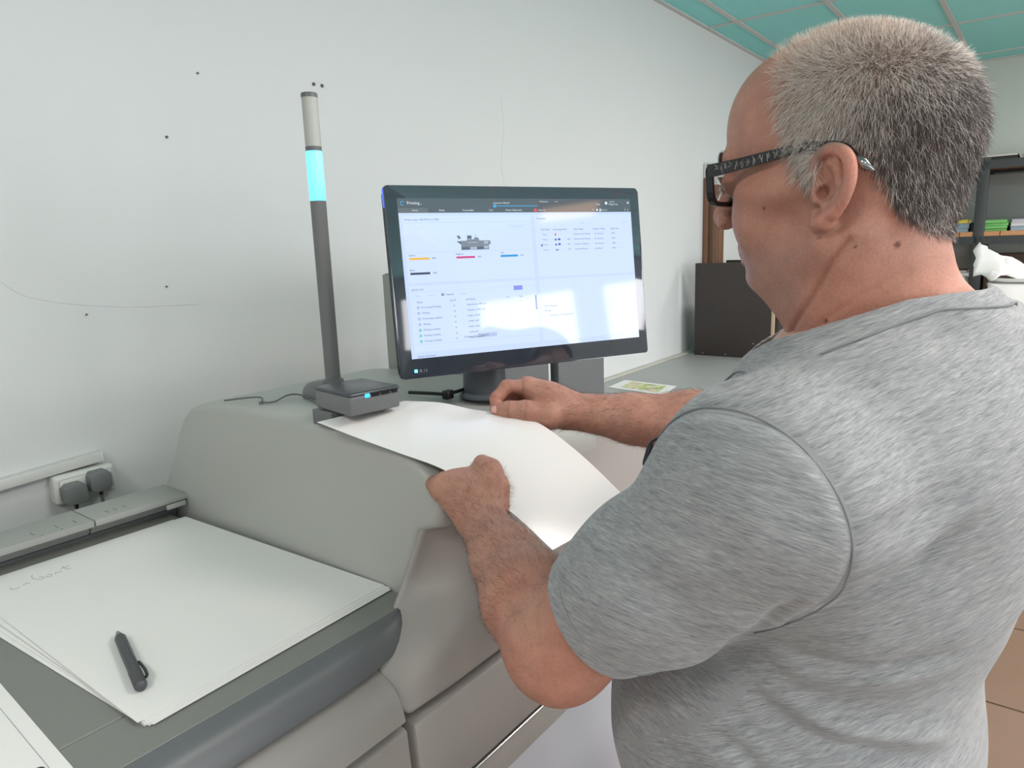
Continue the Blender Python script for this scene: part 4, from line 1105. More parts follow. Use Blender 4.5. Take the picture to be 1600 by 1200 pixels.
SKIN = bpy.data.materials.new('skin'); SKIN.use_nodes = True
nt = SKIN.node_tree; bs = nt.nodes['Principled BSDF']
at_ = nt.nodes.new('ShaderNodeVertexColor'); at_.layer_name = 'pigment'
tc = nt.nodes.new('ShaderNodeTexCoord')
n1 = nt.nodes.new('ShaderNodeTexNoise'); n1.inputs['Scale'].default_value = 420; n1.inputs['Detail'].default_value = 4
n2 = nt.nodes.new('ShaderNodeTexNoise'); n2.inputs['Scale'].default_value = 60; n2.inputs['Detail'].default_value = 3
mr = nt.nodes.new('ShaderNodeMapRange'); mr.inputs['From Min'].default_value = .3; mr.inputs['From Max'].default_value = .7; mr.inputs['To Min'].default_value = .82; mr.inputs['To Max'].default_value = 1.16
mx = nt.nodes.new('ShaderNodeMix'); mx.data_type = 'RGBA'; mx.blend_type = 'MULTIPLY'; mx.inputs['Factor'].default_value = 1
ad = nt.nodes.new('ShaderNodeMath'); ad.operation = 'ADD'; ad.inputs[1].default_value = 0
av = nt.nodes.new('ShaderNodeMath'); av.operation = 'MULTIPLY_ADD'; av.inputs[1].default_value = .5
hf = nt.nodes.new('ShaderNodeMath'); hf.operation = 'MULTIPLY'; hf.inputs[1].default_value = .5
for n_ in (n1, n2): nt.links.new(tc.outputs['Object'], n_.inputs['Vector'])
nt.links.new(n2.outputs['Fac'], hf.inputs[0]); nt.links.new(n1.outputs['Fac'], av.inputs[0]); nt.links.new(hf.outputs[0], av.inputs[2])
nt.links.new(av.outputs[0], mr.inputs['Value'])
nt.links.new(at_.outputs['Color'], mx.inputs['A']); nt.links.new(mr.outputs['Result'], mx.inputs['B'])
nt.links.new(mx.outputs['Result'], bs.inputs['Base Color'])
bp = nt.nodes.new('ShaderNodeBump'); bp.inputs['Strength'].default_value = .35; bp.inputs['Distance'].default_value = .0006
n3 = nt.nodes.new('ShaderNodeTexNoise'); n3.inputs['Scale'].default_value = 700; n3.inputs['Detail'].default_value = 3
nt.links.new(tc.outputs['Object'], n3.inputs['Vector']); nt.links.new(n3.outputs['Fac'], bp.inputs['Height']); nt.links.new(bp.outputs['Normal'], bs.inputs['Normal'])
bs.inputs['Roughness'].default_value = .52; bs.inputs['Specular IOR Level'].default_value = .4
bs.inputs['Subsurface Weight'].default_value = .12; bs.inputs['Subsurface Radius'].default_value = (1, .35, .2); bs.inputs['Subsurface Scale'].default_value = .006

hs_ = build_head(); VH, FH = polygonise(hs_, *hs_.bounds(), .0019)
al = build_arm_left(); VL, FL = polygonise(al, *al.bounds(), .0028)
ar = build_arm_right(); VR, FR = polygonise(ar, *ar.bounds(), .0028)
co = build_core()
HIP = [W3(.600, .130, -.74), W3(.765, .125, -.74)]; KNEE = [W3(.575, .150, -1.10), W3(.785, .140, -1.10)]; ANK = [W3(.565, .115, -1.49), W3(.800, .105, -1.49)]
for h_, k_, a_ in zip(HIP, KNEE, ANK):
    co.cone(h_, k_, .085, .058, .03); co.cone(k_, a_, .056, .042, .02)
    co.cone(a_ + np.array([0, -.02, -.03]), a_ + np.array([-.01, .13, -.055]), .035, .026, .02)
VC, FC = polygonise(co, *co.bounds(), .013)

# pigment of the skin, with crease shade and hair shadow put in
h = to_head(VH); ax_ = np.abs(h[:, 0])
base = np.tile(L3(176, 127, 110), (len(VH), 1))
def tint(C, m, rgb): return C * (1 - m[:, None]) + np.array(rgb)[None] * m[:, None]
base = tint(base, .5 * sm(h[:, 1], .06, .11) * sm(h[:, 2], .02, .06), L3(184, 136, 116))
base = tint(base, .35 * sm(vnoise(VH, 55, 3), .1, 1.2), L3(176, 112, 92))
base = tint(base, .45 * sm(-h[:, 2], .03, .06) * sm(h[:, 1], -.02, .02) * sm(.1 + h[:, 2], -.02, .01) * sm(h[:, 1] - ax_ * .1, .0, .03), L3(148, 116, 104))        # shaved beard
base = tint(base, .4 * sm(.003 - np.abs(np.hypot(h[:, 1] + .004, h[:, 2] - .002) - .025), -.012, .003) * sm(ax_, .078, .086), L3(206, 136, 118))                      # reddish ear rim
NV = normals_of(VH, FH)
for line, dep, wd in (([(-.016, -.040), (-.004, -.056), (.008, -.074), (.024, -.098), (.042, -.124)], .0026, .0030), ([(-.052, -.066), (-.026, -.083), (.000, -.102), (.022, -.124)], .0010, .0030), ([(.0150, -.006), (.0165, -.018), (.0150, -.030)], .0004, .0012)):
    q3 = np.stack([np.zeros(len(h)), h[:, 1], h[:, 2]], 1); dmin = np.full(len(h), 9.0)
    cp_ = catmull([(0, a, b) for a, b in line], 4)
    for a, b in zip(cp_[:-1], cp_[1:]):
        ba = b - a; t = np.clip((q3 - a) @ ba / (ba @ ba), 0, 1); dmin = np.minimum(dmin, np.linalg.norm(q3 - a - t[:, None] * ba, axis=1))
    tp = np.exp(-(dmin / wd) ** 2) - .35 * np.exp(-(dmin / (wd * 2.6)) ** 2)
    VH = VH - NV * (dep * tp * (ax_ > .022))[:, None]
    if dep > .002: base = tint(base, .55 * np.exp(-(dmin / .0022) ** 2) * (ax_ > .022), L3(132, 84, 70))  # shade in the neck crease put into the skin colour
base = tint(base, .35 * sm(-h[:, 2], .04, .09) * sm(.02 - h[:, 1], -.02, .02), L3(190, 122, 100))
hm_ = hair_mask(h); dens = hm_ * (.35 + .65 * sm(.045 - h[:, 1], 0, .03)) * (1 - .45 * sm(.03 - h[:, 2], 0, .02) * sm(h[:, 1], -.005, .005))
base = tint(base, .85 * dens, L3(138, 118, 110))  # scalp grey-brown: shadow of the hair put into the colour
base = tint(base, sm(.0085 - np.abs(h[:, 2] + .051), 0, .004) * sm(h[:, 1], .090, .097) * sm(.024 - ax_, 0, .004), L3(176, 112, 104))                                   # lips
for my, mz, r_ in ((.0155, -.028, .0014), (.0060, -.0375, .0011), (-.0195, -.0455, .0011), (-.0440, -.0455, .0022), (.0035, -.1060, .0017), (-.032, -.033, .0008), (.055, -.012, .0009)):
    base = tint(base, sm(r_ * 1.3 - np.hypot(h[:, 1] - my, h[:, 2] - mz), 0, r_ * .6) * (h[:, 0] < -.02), L3(96, 58, 48))
def arm_color(V, elb, wr, seed):
    c = np.tile(L3(180, 131, 113), (len(V), 1))
    d = np.linalg.norm(V - elb, axis=1); dw = np.linalg.norm(V - wr, axis=1)
    c = tint(c, .40 * sm(.10 - d, 0, .08), L3(176, 108, 90))
    c = tint(c, .30 * sm(vnoise(V, 70, seed), .2, 1.3), L3(166, 106, 88))
    c = tint(c, .30 * sm(vnoise(V, 50, seed + 9), .2, 1.3), L3(196, 150, 130))
    return c
cL, cR = arm_color(VL, ELB_L, WR_L, 5), arm_color(VR, ELB_R, WR_R, 6)
def reddish(c, V, pts, r, rgb, a=.5):
    for p in pts: c[:] = tint(c, a * sm(r - np.linalg.norm(V - p, axis=1), 0, r * .7), rgb)
reddish(cL, VL, [W3(.604, .597, -.2875), W3(.597, .568, -.2855), W3(.613, .567, -.281), W3(.638, .530, -.267)], .014, L3(190, 112, 94))
reddish(cR, VR, [W3(.7745, .602, -.1945), W3(.7585, .609, -.209), W3(.7535, .607, -.2225), W3(.7455, .598, -.2225), W3(.7945, .578, -.196)], .015, L3(198, 118, 100))
# creases where the fingers bend
def crease(V, F, c, p, ax, rad, dep=.0007, wd=.0011):
    t = (V - p) @ _n(ax); m = np.exp(-(t / wd) ** 2) * (np.linalg.norm(V - p, axis=1) < rad)
    V -= normals_of(V, F) * (dep * m)[:, None]; c[:] = tint(c, .45 * m, L3(140, 84, 70))  # groove also darkened: its shade put into the skin colour
i0, i1, i2, i3 = W3(.7945, .578, -.196), W3(.7745, .602, -.1945), W3(.7585, .609, -.209), W3(.7535, .607, -.2225)
crease(VR, FR, cR, i1 + (i0 - i1) * .12, _n(i1 - i0) + _n(i2 - i1), .0145)
crease(VR, FR, cR, i2, _n(i2 - i1) + _n(i3 - i2), .0135)
crease(VR, FR, cR, i0 + (i1 - i0) * .30, i1 - i0, .016, .0005)
t0, t1, t2 = W3(.7635, .561, -.2235), W3(.7520, .581, -.2215), W3(.7455, .598, -.2225)
crease(VR, FR, cR, t1, _n(t1 - t0) + _n(t2 - t1), .0150, .0004, .0016)
crease(VR, FR, cR, t0, t1 - t0, .0165, .0006, .0014)
crease(VL, FL, cL, W3(.6385, .5275, -.2665), W3(.6425, .543, -.2615) - W3(.6285, .512, -.283), .0165, .0004, .0014)
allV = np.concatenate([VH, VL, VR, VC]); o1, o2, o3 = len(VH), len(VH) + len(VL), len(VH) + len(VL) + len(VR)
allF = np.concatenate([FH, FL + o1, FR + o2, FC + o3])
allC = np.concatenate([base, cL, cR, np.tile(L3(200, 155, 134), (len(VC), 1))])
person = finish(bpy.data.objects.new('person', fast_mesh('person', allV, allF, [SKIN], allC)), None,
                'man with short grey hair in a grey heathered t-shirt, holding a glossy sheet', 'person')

# thumb nail and index nail of the right hand
NAIL = material('finger_nail', (222, 170, 156), .3)
def nail(c, fwd_, up, w, l):
    f_, u_ = _n(fwd_), _n(up); r_ = np.cross(f_, u_); vv, ff = [], []
    for i in range(6):
        for j in range(6):
            a, b = (i / 5 - .5), (j / 5 - .5)
            rw = w * (1 - .25 * max(0, a * 2) ** 2)
            vv.append(c + f_ * l * a + r_ * rw * b + u_ * (-.35 * w * (2 * b) ** 2 * .5 - .12 * l * max(0, a * 2) ** 2))
    for i in range(5):
        for j in range(5): ff.append((i * 6 + j, (i + 1) * 6 + j, (i + 1) * 6 + j + 1, i * 6 + j + 1))
    o = mesh_obj('finger_nail', vv, ff, NAIL, person)
    md = o.modifiers.new('thickness', 'SOLIDIFY'); md.thickness = .0006; md.offset = 1
dir_t = W3(.7455, .598, -.2225) - W3(.7520, .581, -.2215)
f_t = _n(dir_t); up_t = np.array([-.80, -.42, .42]); up_t = _n(up_t - f_t * (up_t @ f_t))
tipc = W3(.7455, .598, -.2225) + f_t * .001
for r_ in np.arange(.004, .014, .0002):
    if ar((tipc + up_t * r_)[None])[0] > .0001: break
nail(tipc + up_t * (r_ + .0002), f_t, up_t, .0105, .0115)

# eyes
EYEM = material('eye_white', (226, 220, 214), .15); IRIS = material('iris', (84, 72, 60), .1)
for s in (-1, 1):
    bm = bmesh.new(); bmesh.ops.create_uvsphere(bm, u_segments=20, v_segments=14, radius=.0123 * HS)
    for v in bm.verts: v.co += Vector(head((s * .032, .0985, .0130)))
    e = bm_obj('eye', bm, EYEM, person)
    lathe('iris', [(.0056, .0108), (.0050, .0119), (.002, .0124)], head((s * .032, .0985, .0130)), IRIS, e, seg=20, axis=tuple(HY - .3 * HZ))

# ---- hair: short individual strands, one mesh
def strands(name, roots, dirs, norms, length, rad, cols, mat, parent, bend=.35):
    n = len(roots)
    d0 = dirs; d1 = dirs * 1.0 + norms * -bend; d1 /= np.linalg.norm(d1, axis=1)[:, None]
    p0 = roots - norms * .0006; p1 = roots + d0 * (length * .5)[:, None]; p2 = p1 + d1 * (length * .5)[:, None]
    u = np.cross(d0, norms + RNG.normal(size=(n, 3)) * .3); u /= np.maximum(np.linalg.norm(u, axis=1), 1e-6)[:, None]; w = np.cross(d0, u)
    V = np.zeros((n, 7, 3))
    for k in range(3):
        a = 2 * math.pi * k / 3
        o = math.cos(a) * u + math.sin(a) * w
        V[:, k] = p0 + o * rad[:, None]; V[:, 3 + k] = p1 + o * (rad * .85)[:, None]
    V[:, 6] = p2
    T = np.array([[0, 1, 4], [0, 4, 3], [1, 2, 5], [1, 5, 4], [2, 0, 3], [2, 3, 5], [3, 4, 6], [4, 5, 6], [5, 3, 6]])
    F = (T[None] + 7 * np.arange(n)[:, None, None]).reshape(-1, 3)
    me = fast_mesh(name, V.reshape(-1, 3), F, [mat], np.repeat(cols, 7, 0))
    return finish(bpy.data.objects.new(name, me), parent, kind='stuff')
HAIRM = bpy.data.materials.new('hair'); HAIRM.use_nodes = True
nt = HAIRM.node_tree; bs = nt.nodes['Principled BSDF']; at_ = nt.nodes.new('ShaderNodeVertexColor'); at_.layer_name = 'pigment'
nt.links.new(at_.outputs['Color'], bs.inputs['Base Color']); bs.inputs['Roughness'].default_value = .45; bs.inputs['Specular IOR Level'].default_value = .5
def sample(V, F, wgt, n):
    a, b, c, d = (V[F[:, i]] for i in range(4))
    ar_ = np.linalg.norm(np.cross(c - a, d - b), axis=1) * .5 * wgt[F].mean(1)
    f = RNG.choice(len(F), n, p=ar_ / ar_.sum()); s, t = RNG.random(n), RNG.random(n)
    q = F[f]
    P = ((1 - s) * (1 - t))[:, None] * V[q[:, 0]] + (s * (1 - t))[:, None] * V[q[:, 1]] + (s * t)[:, None] * V[q[:, 2]] + ((1 - s) * t)[:, None] * V[q[:, 3]]
    return P, q[:, 0]
NH = normals_of(VH, FH)
mk_ = dens.copy()
mk_ = mk_ * (hs_(VH) > -.01) * (1 - .5 * sm(h[:, 2], .10, .125) * sm(h[:, 1], -.02, .04))
mk_[(ax_ > .081) & (h[:, 2] < .034) & (h[:, 1] > -.03)] = 0
P, q = sample(VH, FH, mk_, 42000)
nn = NH[q]; hh = to_head(P)
flow = np.stack([np.zeros(len(P)), .55 * sm(hh[:, 1], -.06, .03) + .9 * sm(hh[:, 2], .08, .12) - .1, -1.0 + .9 * sm(hh[:, 2], .085, .125)], 1) @ HR.T
flow -= nn * np.einsum('ij,ij->i', flow, nn)[:, None]; flow /= np.maximum(np.linalg.norm(flow, axis=1), 1e-6)[:, None]
lift = .45 + .45 * sm(hh[:, 2], .07, .12)
dd = flow * (1 - lift)[:, None] * 1.4 + nn * lift[:, None] + RNG.normal(size=(len(P), 3)) * .22; dd /= np.linalg.norm(dd, axis=1)[:, None]
ln = (.0125 + .004 * RNG.random(len(P))) * (1 - .35 * sm(hh[:, 2], .08, .125)) * (1 - .45 * sm(-hh[:, 2], .0, .035))
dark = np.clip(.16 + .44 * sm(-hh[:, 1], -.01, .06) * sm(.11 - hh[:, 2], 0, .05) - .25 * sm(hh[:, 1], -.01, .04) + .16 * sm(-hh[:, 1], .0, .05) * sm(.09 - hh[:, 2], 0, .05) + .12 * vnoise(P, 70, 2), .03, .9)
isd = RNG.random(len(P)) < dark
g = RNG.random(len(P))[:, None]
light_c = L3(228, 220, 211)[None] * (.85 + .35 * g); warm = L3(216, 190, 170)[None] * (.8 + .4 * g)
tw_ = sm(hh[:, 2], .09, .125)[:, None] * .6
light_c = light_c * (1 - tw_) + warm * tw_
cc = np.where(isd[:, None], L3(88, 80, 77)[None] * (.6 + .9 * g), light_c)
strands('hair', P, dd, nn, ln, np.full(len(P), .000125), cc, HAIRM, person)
# eyebrow of the near side, fine arm hair
bw = sm(.0045 - np.abs(h[:, 2] - .0365), 0, .003) * sm(ax_, .012, .018) * sm(.052 - ax_, 0, .006) * sm(h[:, 1], .08, .09) * (h[:, 0] < 0)
P, q = sample(VH, FH, bw, 700); nn = NH[q]
dd = nn * .4 + (np.sign(to_head(P)[:, 0])[:, None] * HX[None]) * .8 + RNG.normal(size=nn.shape) * .15; dd /= np.linalg.norm(dd, axis=1)[:, None]
strands('eyebrow', P, dd, nn, np.full(len(P), .005), np.full(len(P), .0001), np.tile(L3(110, 96, 88), (len(P), 1)), HAIRM, person)
for V, F, elb, wr in ((VL, FL, ELB_L, WR_L), (VR, FR, ELB_R, WR_R)):
    N_ = normals_of(V, F); axis = _n(wr - elb); t = (V - elb) @ axis / np.linalg.norm(wr - elb)
    wg = (sm(t, -.05, .35) * sm(1.22 - t, 0, .15) * .9 + .08) * (t > -.15) * (t < 1.3)
    P, q = sample(V, F, wg, 3600); nn = N_[q]
    dd = axis * .75 + nn * .35 + np.array([0, 0, -.35]) + RNG.normal(size=nn.shape) * .35
    dd -= nn * (np.einsum('ij,ij->i', dd, nn) - .25)[:, None]; dd /= np.linalg.norm(dd, axis=1)[:, None]
    strands('arm_hair', P, dd, nn, .008 + .008 * RNG.random(len(P)), np.full(len(P), .00008), np.tile(L3(96, 70, 56), (len(P), 1)), HAIRM, person, bend=.15)

# ---- t-shirt
SH = bpy.data.materials.new('heather_grey_jersey'); SH.use_nodes = True
nt = SH.node_tree; bs = nt.nodes['Principled BSDF']
ua = nt.nodes.new('ShaderNodeAttribute'); ua.attribute_name = 'weave'
def chan(scale, detail, mapscale):
    mp_ = nt.nodes.new('ShaderNodeMapping'); mp_.inputs['Scale'].default_value = mapscale
    nz_ = nt.nodes.new('ShaderNodeTexNoise'); nz_.inputs['Scale'].default_value = scale; nz_.inputs['Detail'].default_value = detail; nz_.inputs['Roughness'].default_value = .65
    nt.links.new(ua.outputs['Vector'], mp_.inputs['Vector']); nt.links.new(mp_.outputs['Vector'], nz_.inputs['Vector'])
    return nz_
na, nb_ = chan(1.0, 4, (85, 85, 1000)), chan(1.0, 3, (26, 26, 190))
mm = nt.nodes.new('ShaderNodeMath'); mm.operation = 'MULTIPLY_ADD'; mm.inputs[1].default_value = .72
m2 = nt.nodes.new('ShaderNodeMath'); m2.operation = 'MULTIPLY'; m2.inputs[1].default_value = .28
nt.links.new(nb_.outputs['Fac'], m2.inputs[0]); nt.links.new(na.outputs['Fac'], mm.inputs[0]); nt.links.new(m2.outputs[0], mm.inputs[2])
cr = nt.nodes.new('ShaderNodeValToRGB')
for i, (p_, c_) in enumerate(((.33, (112, 114, 117)), (.46, (139, 141, 143)), (.56, (155, 156, 157)), (.70, (178, 178, 177)))):
    e = cr.color_ramp.elements[i] if i < 2 else cr.color_ramp.elements.new(p_)
    e.position = p_; e.color = lin(*c_)
nt.links.new(mm.outputs[0], cr.inputs['Fac']); nt.links.new(cr.outputs['Color'], bs.inputs['Base Color'])
bs.inputs['Roughness'].default_value = .9; bs.inputs['Specular IOR Level'].default_value = .15
bs.inputs['Sheen Weight'].default_value = .25; bs.inputs['Sheen Roughness'].default_value = .5
bp = nt.nodes.new('ShaderNodeBump'); bp.inputs['Strength'].default_value = .3; bp.inputs['Distance'].default_value = .001
nt.links.new(na.outputs['Fac'], bp.inputs['Height']); nt.links.new(bp.outputs['Normal'], bs.inputs['Normal'])

ss = build_shirt(); VS, FS = polygonise(ss, *ss.bounds(), .0055, relax=1)
SEAM_C, SEAM_N = W3(.470, .140, -.190), _n([-.933, .302, -.194])
SEAM_RC, SEAM_RN = W3(.935, .100, -.165), _n([.933, .302, -.194])
def seg_dist(P, pts):
    d = np.full(len(P), 9.0); tt = np.zeros(len(P)); n = len(pts) - 1
    for i in range(n):
        a, b = pts[i], pts[i + 1]; ba = b - a
        t = np.clip((P - a) @ ba / (ba @ ba), 0, 1); e = np.linalg.norm(P - a - t[:, None] * ba, axis=1)
        m = e < d; d[m] = e[m]; tt[m] = (i + t[m]) / n
    return d, tt
FOLDS = [  # (points on the cloth, depth, width, height of the ridge beside it, its offset)
    ([(.510, .146, -.306), (.513, .118, -.314), (.519, .084, -.309), (.539, .051, -.304), (.572, .023, -.299)], -.0055, .008, .0055, -.016),
    ([(.517, .161, -.360), (.517, .136, -.375), (.527, .104, -.388), (.553, .068, -.396), (.592, .038, -.408)], -.0080, .009, .0070, .017),
    ([(.512, .190, -.372), (.514, .140, -.398), (.530, .095, -.415), (.560, .060, -.425)], -.005, .010, .004, -.016),
    ([(.482, .121, -.267), (.483, .089, -.245), (.498, .065, -.226), (.522, .041, -.202), (.548, .015, -.181)], -.0055, .009, .0035, .017),
    ([(.455, .083, -.202), (.469, .071, -.185), (.506, .051, -.174), (.532, .030, -.165)], -.003, .010, .002, .016),
    ([(.449, .113, -.232), (.471, .144, -.273), (.500, .180, -.315)], -.0050, .008, .003, .014),
    ([(.442, .257, -.226), (.442, .220, -.192), (.429, .176, -.170)], -.0012, .016, .001, .020),
    ([(.427, .217, -.265), (.429, .180, -.236), (.431, .137, -.215)], -.0018, .015, .0015, .020),
    ([(.443, .194, -.291), (.445, .162, -.262), (.441, .127, -.230)], -.0018, .014, .0015, .018),
    ([(.504, .198, -.399), (.502, .170, -.403), (.509, .132, -.430), (.54, .09, -.46)], -.005, .010, .004, -.016),
    ([(.560, .100, -.075), (.540, .110, -.090), (.520, .130, -.105)], -.0018, .010, .001, .014),
    ([(.650, .020, -.085), (.655, .005, -.125), (.640, -.005, -.17)], -.0022, .010, .0015, .015)]
NS = normals_of(VS, FS); off = np.zeros(len(VS))
for pts, dep, wd, rid, ro in FOLDS:
    if abs(dep) > .003: dep, rid = dep * 1.3, rid * 1.4
    pts = [W3(*p) for p in pts]
    d, t = seg_dist(VS, pts); tap = np.sin(np.clip(t, .02, .98) * math.pi) ** .6
    off += dep * tap * np.exp(-(d / wd) ** 2)
    d2, t2 = seg_dist(VS, [p + np.array([0, 0, ro]) for p in pts])
    off += rid * np.sin(np.clip(t2, .02, .98) * math.pi) ** .6 * np.exp(-(d2 / (wd * 1.15)) ** 2)
off += .0016 * vnoise(VS * np.array([1, 1, 1.6]), 38, 21) * sm(VS[:, 2] * -1, -Z(-.10), -Z(-.3)) + .0010 * vnoise(VS, 60, 22)
sd_ = (VS - SEAM_C) @ SEAM_N; near_s = np.linalg.norm(VS - SEAM_C, axis=1) < .12
off += np.where(near_s, -.0018 * np.exp(-(sd_ / .004) ** 2) + .0012 * np.exp(-((sd_ - .009) / .006) ** 2), 0)
VS = VS + NS * off[:, None]
# weave direction: along z on the body, along the arm on the sleeves
axL, axR = _n(ELB_L - SL), _n(ELB_R - SR)
def frame(a):
    u = _n(np.cross(a, [0.2, .3, 1])); return np.stack([u, np.cross(a, u), a])
body_f = frame(_n([-.08, .36, .93])); 
inL = ((VS - SEAM_C) @ SEAM_N > 0) & (VS[:, 0] < .56) & (np.linalg.norm(np.cross(VS - SL, axL), axis=1) < .115)
inR = ((VS - SEAM_RC) @ SEAM_RN > 0) & (VS[:, 0] > .86) & (np.linalg.norm(np.cross(VS - SR, axR), axis=1) < .115)
wv = (VS @ body_f.T).copy()
wv[inL] = VS[inL] @ frame(_n([.35, -.15, .92])).T + 3.0
wv[inR] = VS[inR] @ frame(axR).T + 7.0
me = fast_mesh('t_shirt', VS, FS, [SH])
a = me.attributes.new('weave', 'FLOAT_VECTOR', 'POINT'); a.data.foreach_set('vector', wv.astype(np.float32).ravel())
bm = bmesh.new(); bm.from_mesh(me)
NECK_C = W3(.660, .105, -.06); COL_P, COL_N = W3(.593, .083, -.060), _n([0, .36, 1])
def cutoff(test, co_, no_):
    fs = [f for f in bm.faces if test(np.array(f.calc_center_median()))]
    gs = list({e for f in fs for e in f.edges}) + list({v for f in fs for v in f.verts}) + fs
    bmesh.ops.bisect_plane(bm, geom=gs, plane_co=co_, plane_no=no_, clear_outer=True, dist=1e-5)
bend_ = lambda co_: (.012 if co_[0] < .66 else -.006) * min(1.0, ((co_[0] - .660) / .066) ** 2) * (1 if abs(co_[2] - NECK_C[2]) < .16 else 0)
lay = bm.verts.layers.float.new('bend')
for v in bm.verts:
    v[lay] = bend_(v.co); v.co.z -= v[lay]
cutoff(lambda c: np.linalg.norm(c - NECK_C) < .13, COL_P, COL_N)
for v in bm.verts: v.co.z += v[lay]
bm.verts.layers.float.remove(lay)
HL, HRr = lerp(SL, ELB_L, .735), lerp(SR, ELB_R, .74)
core_ = build_core(.012)
tl = lambda c: core_(c[None])[0] > .016 and c[0] < .60 and np.linalg.norm(np.cross(c - SL, axL)) < .095 and (c - SL) @ axL > .10
tr_ = lambda c: core_(c[None])[0] > .016 and c[0] > .84 and np.linalg.norm(np.cross(c - SR, axR)) < .095 and (c - SR) @ axR > .10
HLN = _n(axL + np.array([.10, .05, -.05]))
cutoff(tl, HL, HLN); cutoff(tr_, HRr, axR)
cutoff(lambda c: c[2] < Z(-.72), W3(0, 0, -.80), (0, 0, -1))
loose = [v for v in bm.verts if not v.link_faces]
bmesh.ops.delete(bm, geom=loose, context='VERTS')
bm.to_mesh(me); bm.free()
shirt = finish(bpy.data.objects.new('t_shirt', me), person)
md = shirt.modifiers.new('thickness', 'SOLIDIFY'); md.thickness = .0022; md.offset = -1
md = shirt.modifiers.new('sub', 'SUBSURF'); md.levels = 1; md.render_levels = 1
# seams and ribbed neck band found by marching out to the cloth
def march(c, dirs, r0=.02, r1=.16):
    out = []
    for d in dirs:
        t = r0
        while t < r1:
            if ss((c + d * t)[None])[0] > -.0004: break
            t += max(.0006, -ss((c + d * t)[None])[0] * .7)
        out.append(c + d * t if t < r1 else None)
    return out
def ring_pts(c, n, k=72):
    u = _n(np.cross(n, [.3, .2, 1])); w = np.cross(n, u)
    return march(c, [math.cos(2 * math.pi * i / k) * u + math.sin(2 * math.pi * i / k) * w for i in range(k)])
SEAMM = material('seam_thread', (126, 129, 131), .9)
def seam(name, pts, r=.0009):
    run = []
    for p in pts + [None]:
        if p is None:
            if len(run) > 4: tube(name, run, r, SEAMM, shirt, sides=6)
            run = []
        else: run.append(p)
rp_ = [None if p is None or np.linalg.norm(p - SEAM_C) > .118 else p for p in ring_pts(SEAM_C, SEAM_N)]; seam('armhole_seam', rp_ + rp_[:1], .0007)
hp = ring_pts(HL - HLN * .020, HLN); seam('sleeve_hem_stitch', hp + hp[:1], .0006)
cp = ring_pts(np.array([.662, .108, COL_P[2] - .018 - .36 * (.108 - .083)]), COL_N)
cp = [None if p is None else p + np.array([0, 0, bend_(p)]) for p in cp]
cp = [None if p is None else np.array([.662, .108, p[2]]) + (lambda d_: d_ * (march(np.array([.662, .108, p[2]]), [d_])[0] is not None and np.linalg.norm(march(np.array([.662, .108, p[2]]), [d_])[0] - np.array([.662, .108, p[2]])) or .07))(_n((p - np.array([.662, .108, p[2]])) * np.array([1, 1, 0]))) for p in cp]
cp = [None if p is None else p + .0016 * _n((p - np.array([.662, .108, p[2]])) + np.array([0, 0, .02])) for p in cp]
seam('neck_band_seam', cp + cp[:1], .0009)

# small black strap end in front of the chest
LAN = thing('lanyard', (.636, .306, Z(-.21)), 'small black strap end hanging at the chest, seen past the grey sleeve', 'lanyard')
tube('cord', catmull([W3(.690, .262, -.185), W3(.668, .288, -.186), W3(.6345, .310, -.199)], 8), .0014, M['black'], LAN, sides=6)
v, f = tube_data(catmull([W3(.6345, .310, -.200), W3(.6300, .311, -.208), W3(.6255, .312, -.219), W3(.6255, .312, -.2245)], 4), [.0018, .0024, .0027, .0029, .0030, .0030, .0030, .0032, .0033, .0033, .0028, .0024, .0014], 10)
mesh_obj('strap_end', v, f, M['black'], LAN)

# ---- trousers and shoes
JE = material('dark_blue_denim', (48, 56, 74), .85, noise=(120, .2))
tr2 = Sdf()
tr2.ell(W3(.682, .140, -.74), (.180, .143, .10), .04)
for h_, k_, a_ in zip(HIP, KNEE, ANK):
    tr2.cone(h_, k_, .100, .075, .04); tr2.cone(k_, a_ + np.array([0, 0, .0]), .074, .062, .02)
Vt, Ft = polygonise(tr2, *tr2.bounds(), .011, relax=1)
Vt = Vt + normals_of(Vt, Ft) * (.003 * vnoise(Vt, 40, 31))[:, None]
finish(bpy.data.objects.new('trousers', fast_mesh('trousers', Vt, Ft, [JE])), person)
SHO = material('black_shoe', (34, 34, 36), .5)
for a_ in ANK:
    s_ = Sdf()
    f0 = a_ + np.array([0, -.03, -.045]); f1 = a_ + np.array([-.012, .16, -.055])
    s_.cone(f0, f1, .042, .034, .02); s_.cone(a_ + np.array([0, -.01, .03]), f0, .05, .043, .03); s_.cone(lerp(f0, f1, .6), f1, .045, .034, .02)
    Vf, Ff = polygonise(s_, *s_.bounds(), .008, relax=1)
    Vf[:, 2] = np.maximum(Vf[:, 2], .012)
    sh = finish(bpy.data.objects.new('shoe', fast_mesh('shoe', Vf, Ff, [SHO])), person)
    pts = arc(f1[0], f1[1], .046, -20, 200, 14) + arc(f0[0], f0[1], .046, 200, 340, 12)
    prism('sole', pts, 'z', .001, .016, M['black'], sh, bevel=.003, seg=2)

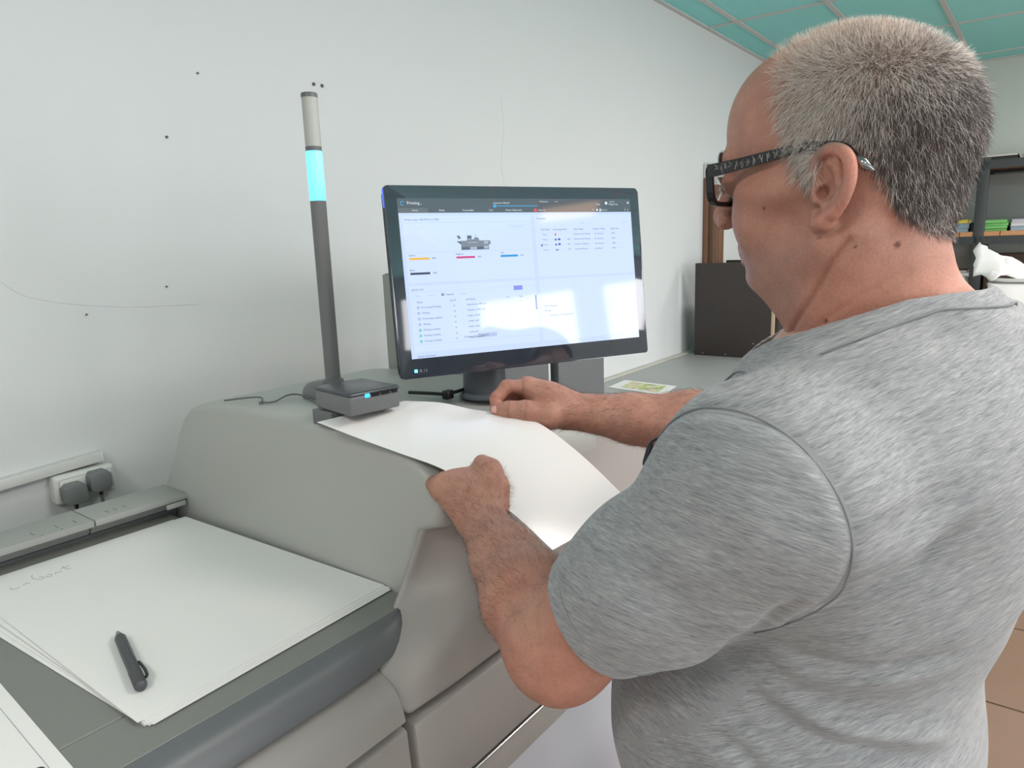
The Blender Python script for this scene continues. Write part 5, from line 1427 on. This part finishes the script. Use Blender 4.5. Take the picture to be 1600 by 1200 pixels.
# ---------------------------------------------------------------- glasses
gl = thing('eyeglasses', tuple(head((0, .115, .012))), 'black rectangular eyeglasses with patterned temples worn by the man', 'glasses')
GB = material('black_acetate', (22, 22, 24), .25)
def rim_pts(s, k=8):
    x0, x1, z0, z1, r = .010, .0635, -.0045, .0265, .010
    pts = []
    for cx, cz, a, rr_ in ((x1 - .006, z1 - .006, 0, .006), (x0 + .008, z1 - .008, 90, .008), (x0 + .013, z0 + .013, 180, .013), (x1 - .012, z0 + .012, 270, .012)):
        pts += arc(cx, cz, rr_, a, a + 90, k)
    return [(s * x, .1085 + .0045 * (1 - (x / .064) ** 2) - .06 * (.0265 - z) , z) for x, z in pts]
for s in (-1, 1):
    pr_ = [head(p) for p in rim_pts(s)]
    n = len(pr_); ce = sum(pr_) / n
    vv, ff = [], []
    for p in pr_:
        o_ = _n(p - ce)
        for dy, do in ((-.0032, -.0024), (-.0032, .0030), (.0030, .0030), (.0030, -.0024)): vv.append(p + HY * dy + o_ * do)
    for i in range(n):
        for k in range(4): ff.append((i * 4 + k, i * 4 + (k + 1) % 4, ((i + 1) % n) * 4 + (k + 1) % 4, ((i + 1) % n) * 4 + k))
    rim = mesh_obj('rim', vv, ff, GB, gl, angle=40)
    md = rim.modifiers.new('round', 'BEVEL'); md.width = .0006; md.segments = 2
    vv = [p + HY * .0006 for p in pr_] + [p - HY * .0006 for p in pr_]
    ff = [tuple(range(n)), tuple(range(2 * n - 1, n - 1, -1))] + [(i, (i + 1) % n, n + (i + 1) % n, n + i) for i in range(n)]
    LENS = bpy.data.materials.get('lens_glass') or material('lens_glass', (250, 252, 252), 0.0, trans=1.0)
    mesh_obj('lens', vv, ff, LENS, gl, smooth=False)
    v, f = tube_data([head((s * .0105, .112, .008)), head((s * .0105, .107, .006)), head((s * .0115, .1045, .002))], [.0012, .0014, .0030], 8)
    mesh_obj('nose_pad', v, f, GB, gl)
    # temple: from the hinge, over the ear, tip bent down behind it
    path = [(s * .0645, .110, .0235), (s * .0675, .102, .0235), (s * .0715, .080, .0255), (s * .0755, .050, .0290), (s * .0785, .020, .0325), (s * .0800, .003, .0330), (s * .0810, -.012, .0300), (s * .0835, -.0235, .0190), (s * .0835, -.0290, .0105)]
    hh_ = [.0058, .0055, .0049, .0043, .0033, .0022, .0020, .0019, .0014]
    P_ = catmull(path, 5); Hh = np.interp(np.linspace(0, 1, len(P_)), np.linspace(0, 1, len(hh_)), hh_)
    vv, ff = [], []
    for i, p in enumerate(P_):
        t = P_[min(i + 1, len(P_) - 1)] - P_[max(i - 1, 0)]; t = _n(t); up = _n(np.cross([s, 0, 0], t)); up = up if up[2] > -.2 and (up[2] > 0 or up[1] < 0) else -up
        for a_, b_ in ((-1, -1), (-1, 1), (1, 1), (1, -1)): vv.append(head(p + np.array([s, 0, 0]) * a_ * .0011 + up * b_ * Hh[i]))
    for i in range(len(P_) - 1):
        for k in range(4): ff.append((i * 4 + k, i * 4 + (k + 1) % 4, (i + 1) * 4 + (k + 1) % 4, (i + 1) * 4 + k))
    ff += [(0, 1, 2, 3), tuple(len(vv) - 4 + k for k in range(4))[::-1]]
    te = mesh_obj('temple', vv, ff, GB, gl, angle=30)
    SIL = bpy.data.materials.get('silver_line') or material('silver_line', (150, 146, 142), .35, metal=.6)
    lv, lf = [], []
    rg = np.random.default_rng(4)
    for i in range(6, 30):
        if i + 1 >= len(P_) or P_[i][1] < .012: break
        for _ in range(4):
            a0, a1 = rg.uniform(-.9, .9, 2); a1 = -np.sign(a0) * abs(a1)
            q0 = P_[i] + np.array([s * .0012, rg.uniform(-.002, .002), a0 * Hh[i]]); q1 = P_[i] + np.array([s * .0012, rg.uniform(-.006, .001), a1 * Hh[i]])
            v, f = tube_data([head(q0), head(q1)], .00034, 4); b = len(lv); lv += v; lf += [tuple(k + b for k in q) for q in f]
    mesh_obj('silver_pattern', lv, lf, SIL, te)
    v, f = tube_data([head(p) for p in catmull([(s * .0840, -.0225, .0200), (s * .0860, -.0275, .0150), (s * .0840, -.0345, .0095)], 4)], [.0022, .0030, .0036, .0040, .0040, .0036, .0028, .0020, .0010], 12)
    mesh_obj('metal_tip', v, f, material('tip_metal', (150, 150, 150), .2, metal=.9) if s < 0 else bpy.data.materials['tip_metal'], gl)
br = catmull([(-.0105, .1135, .0165), (-.005, .1165, .0185), (.005, .1165, .0185), (.0105, .1135, .0165)], 5)
tube('bridge', [head(p) for p in br], .0022, GB, gl)
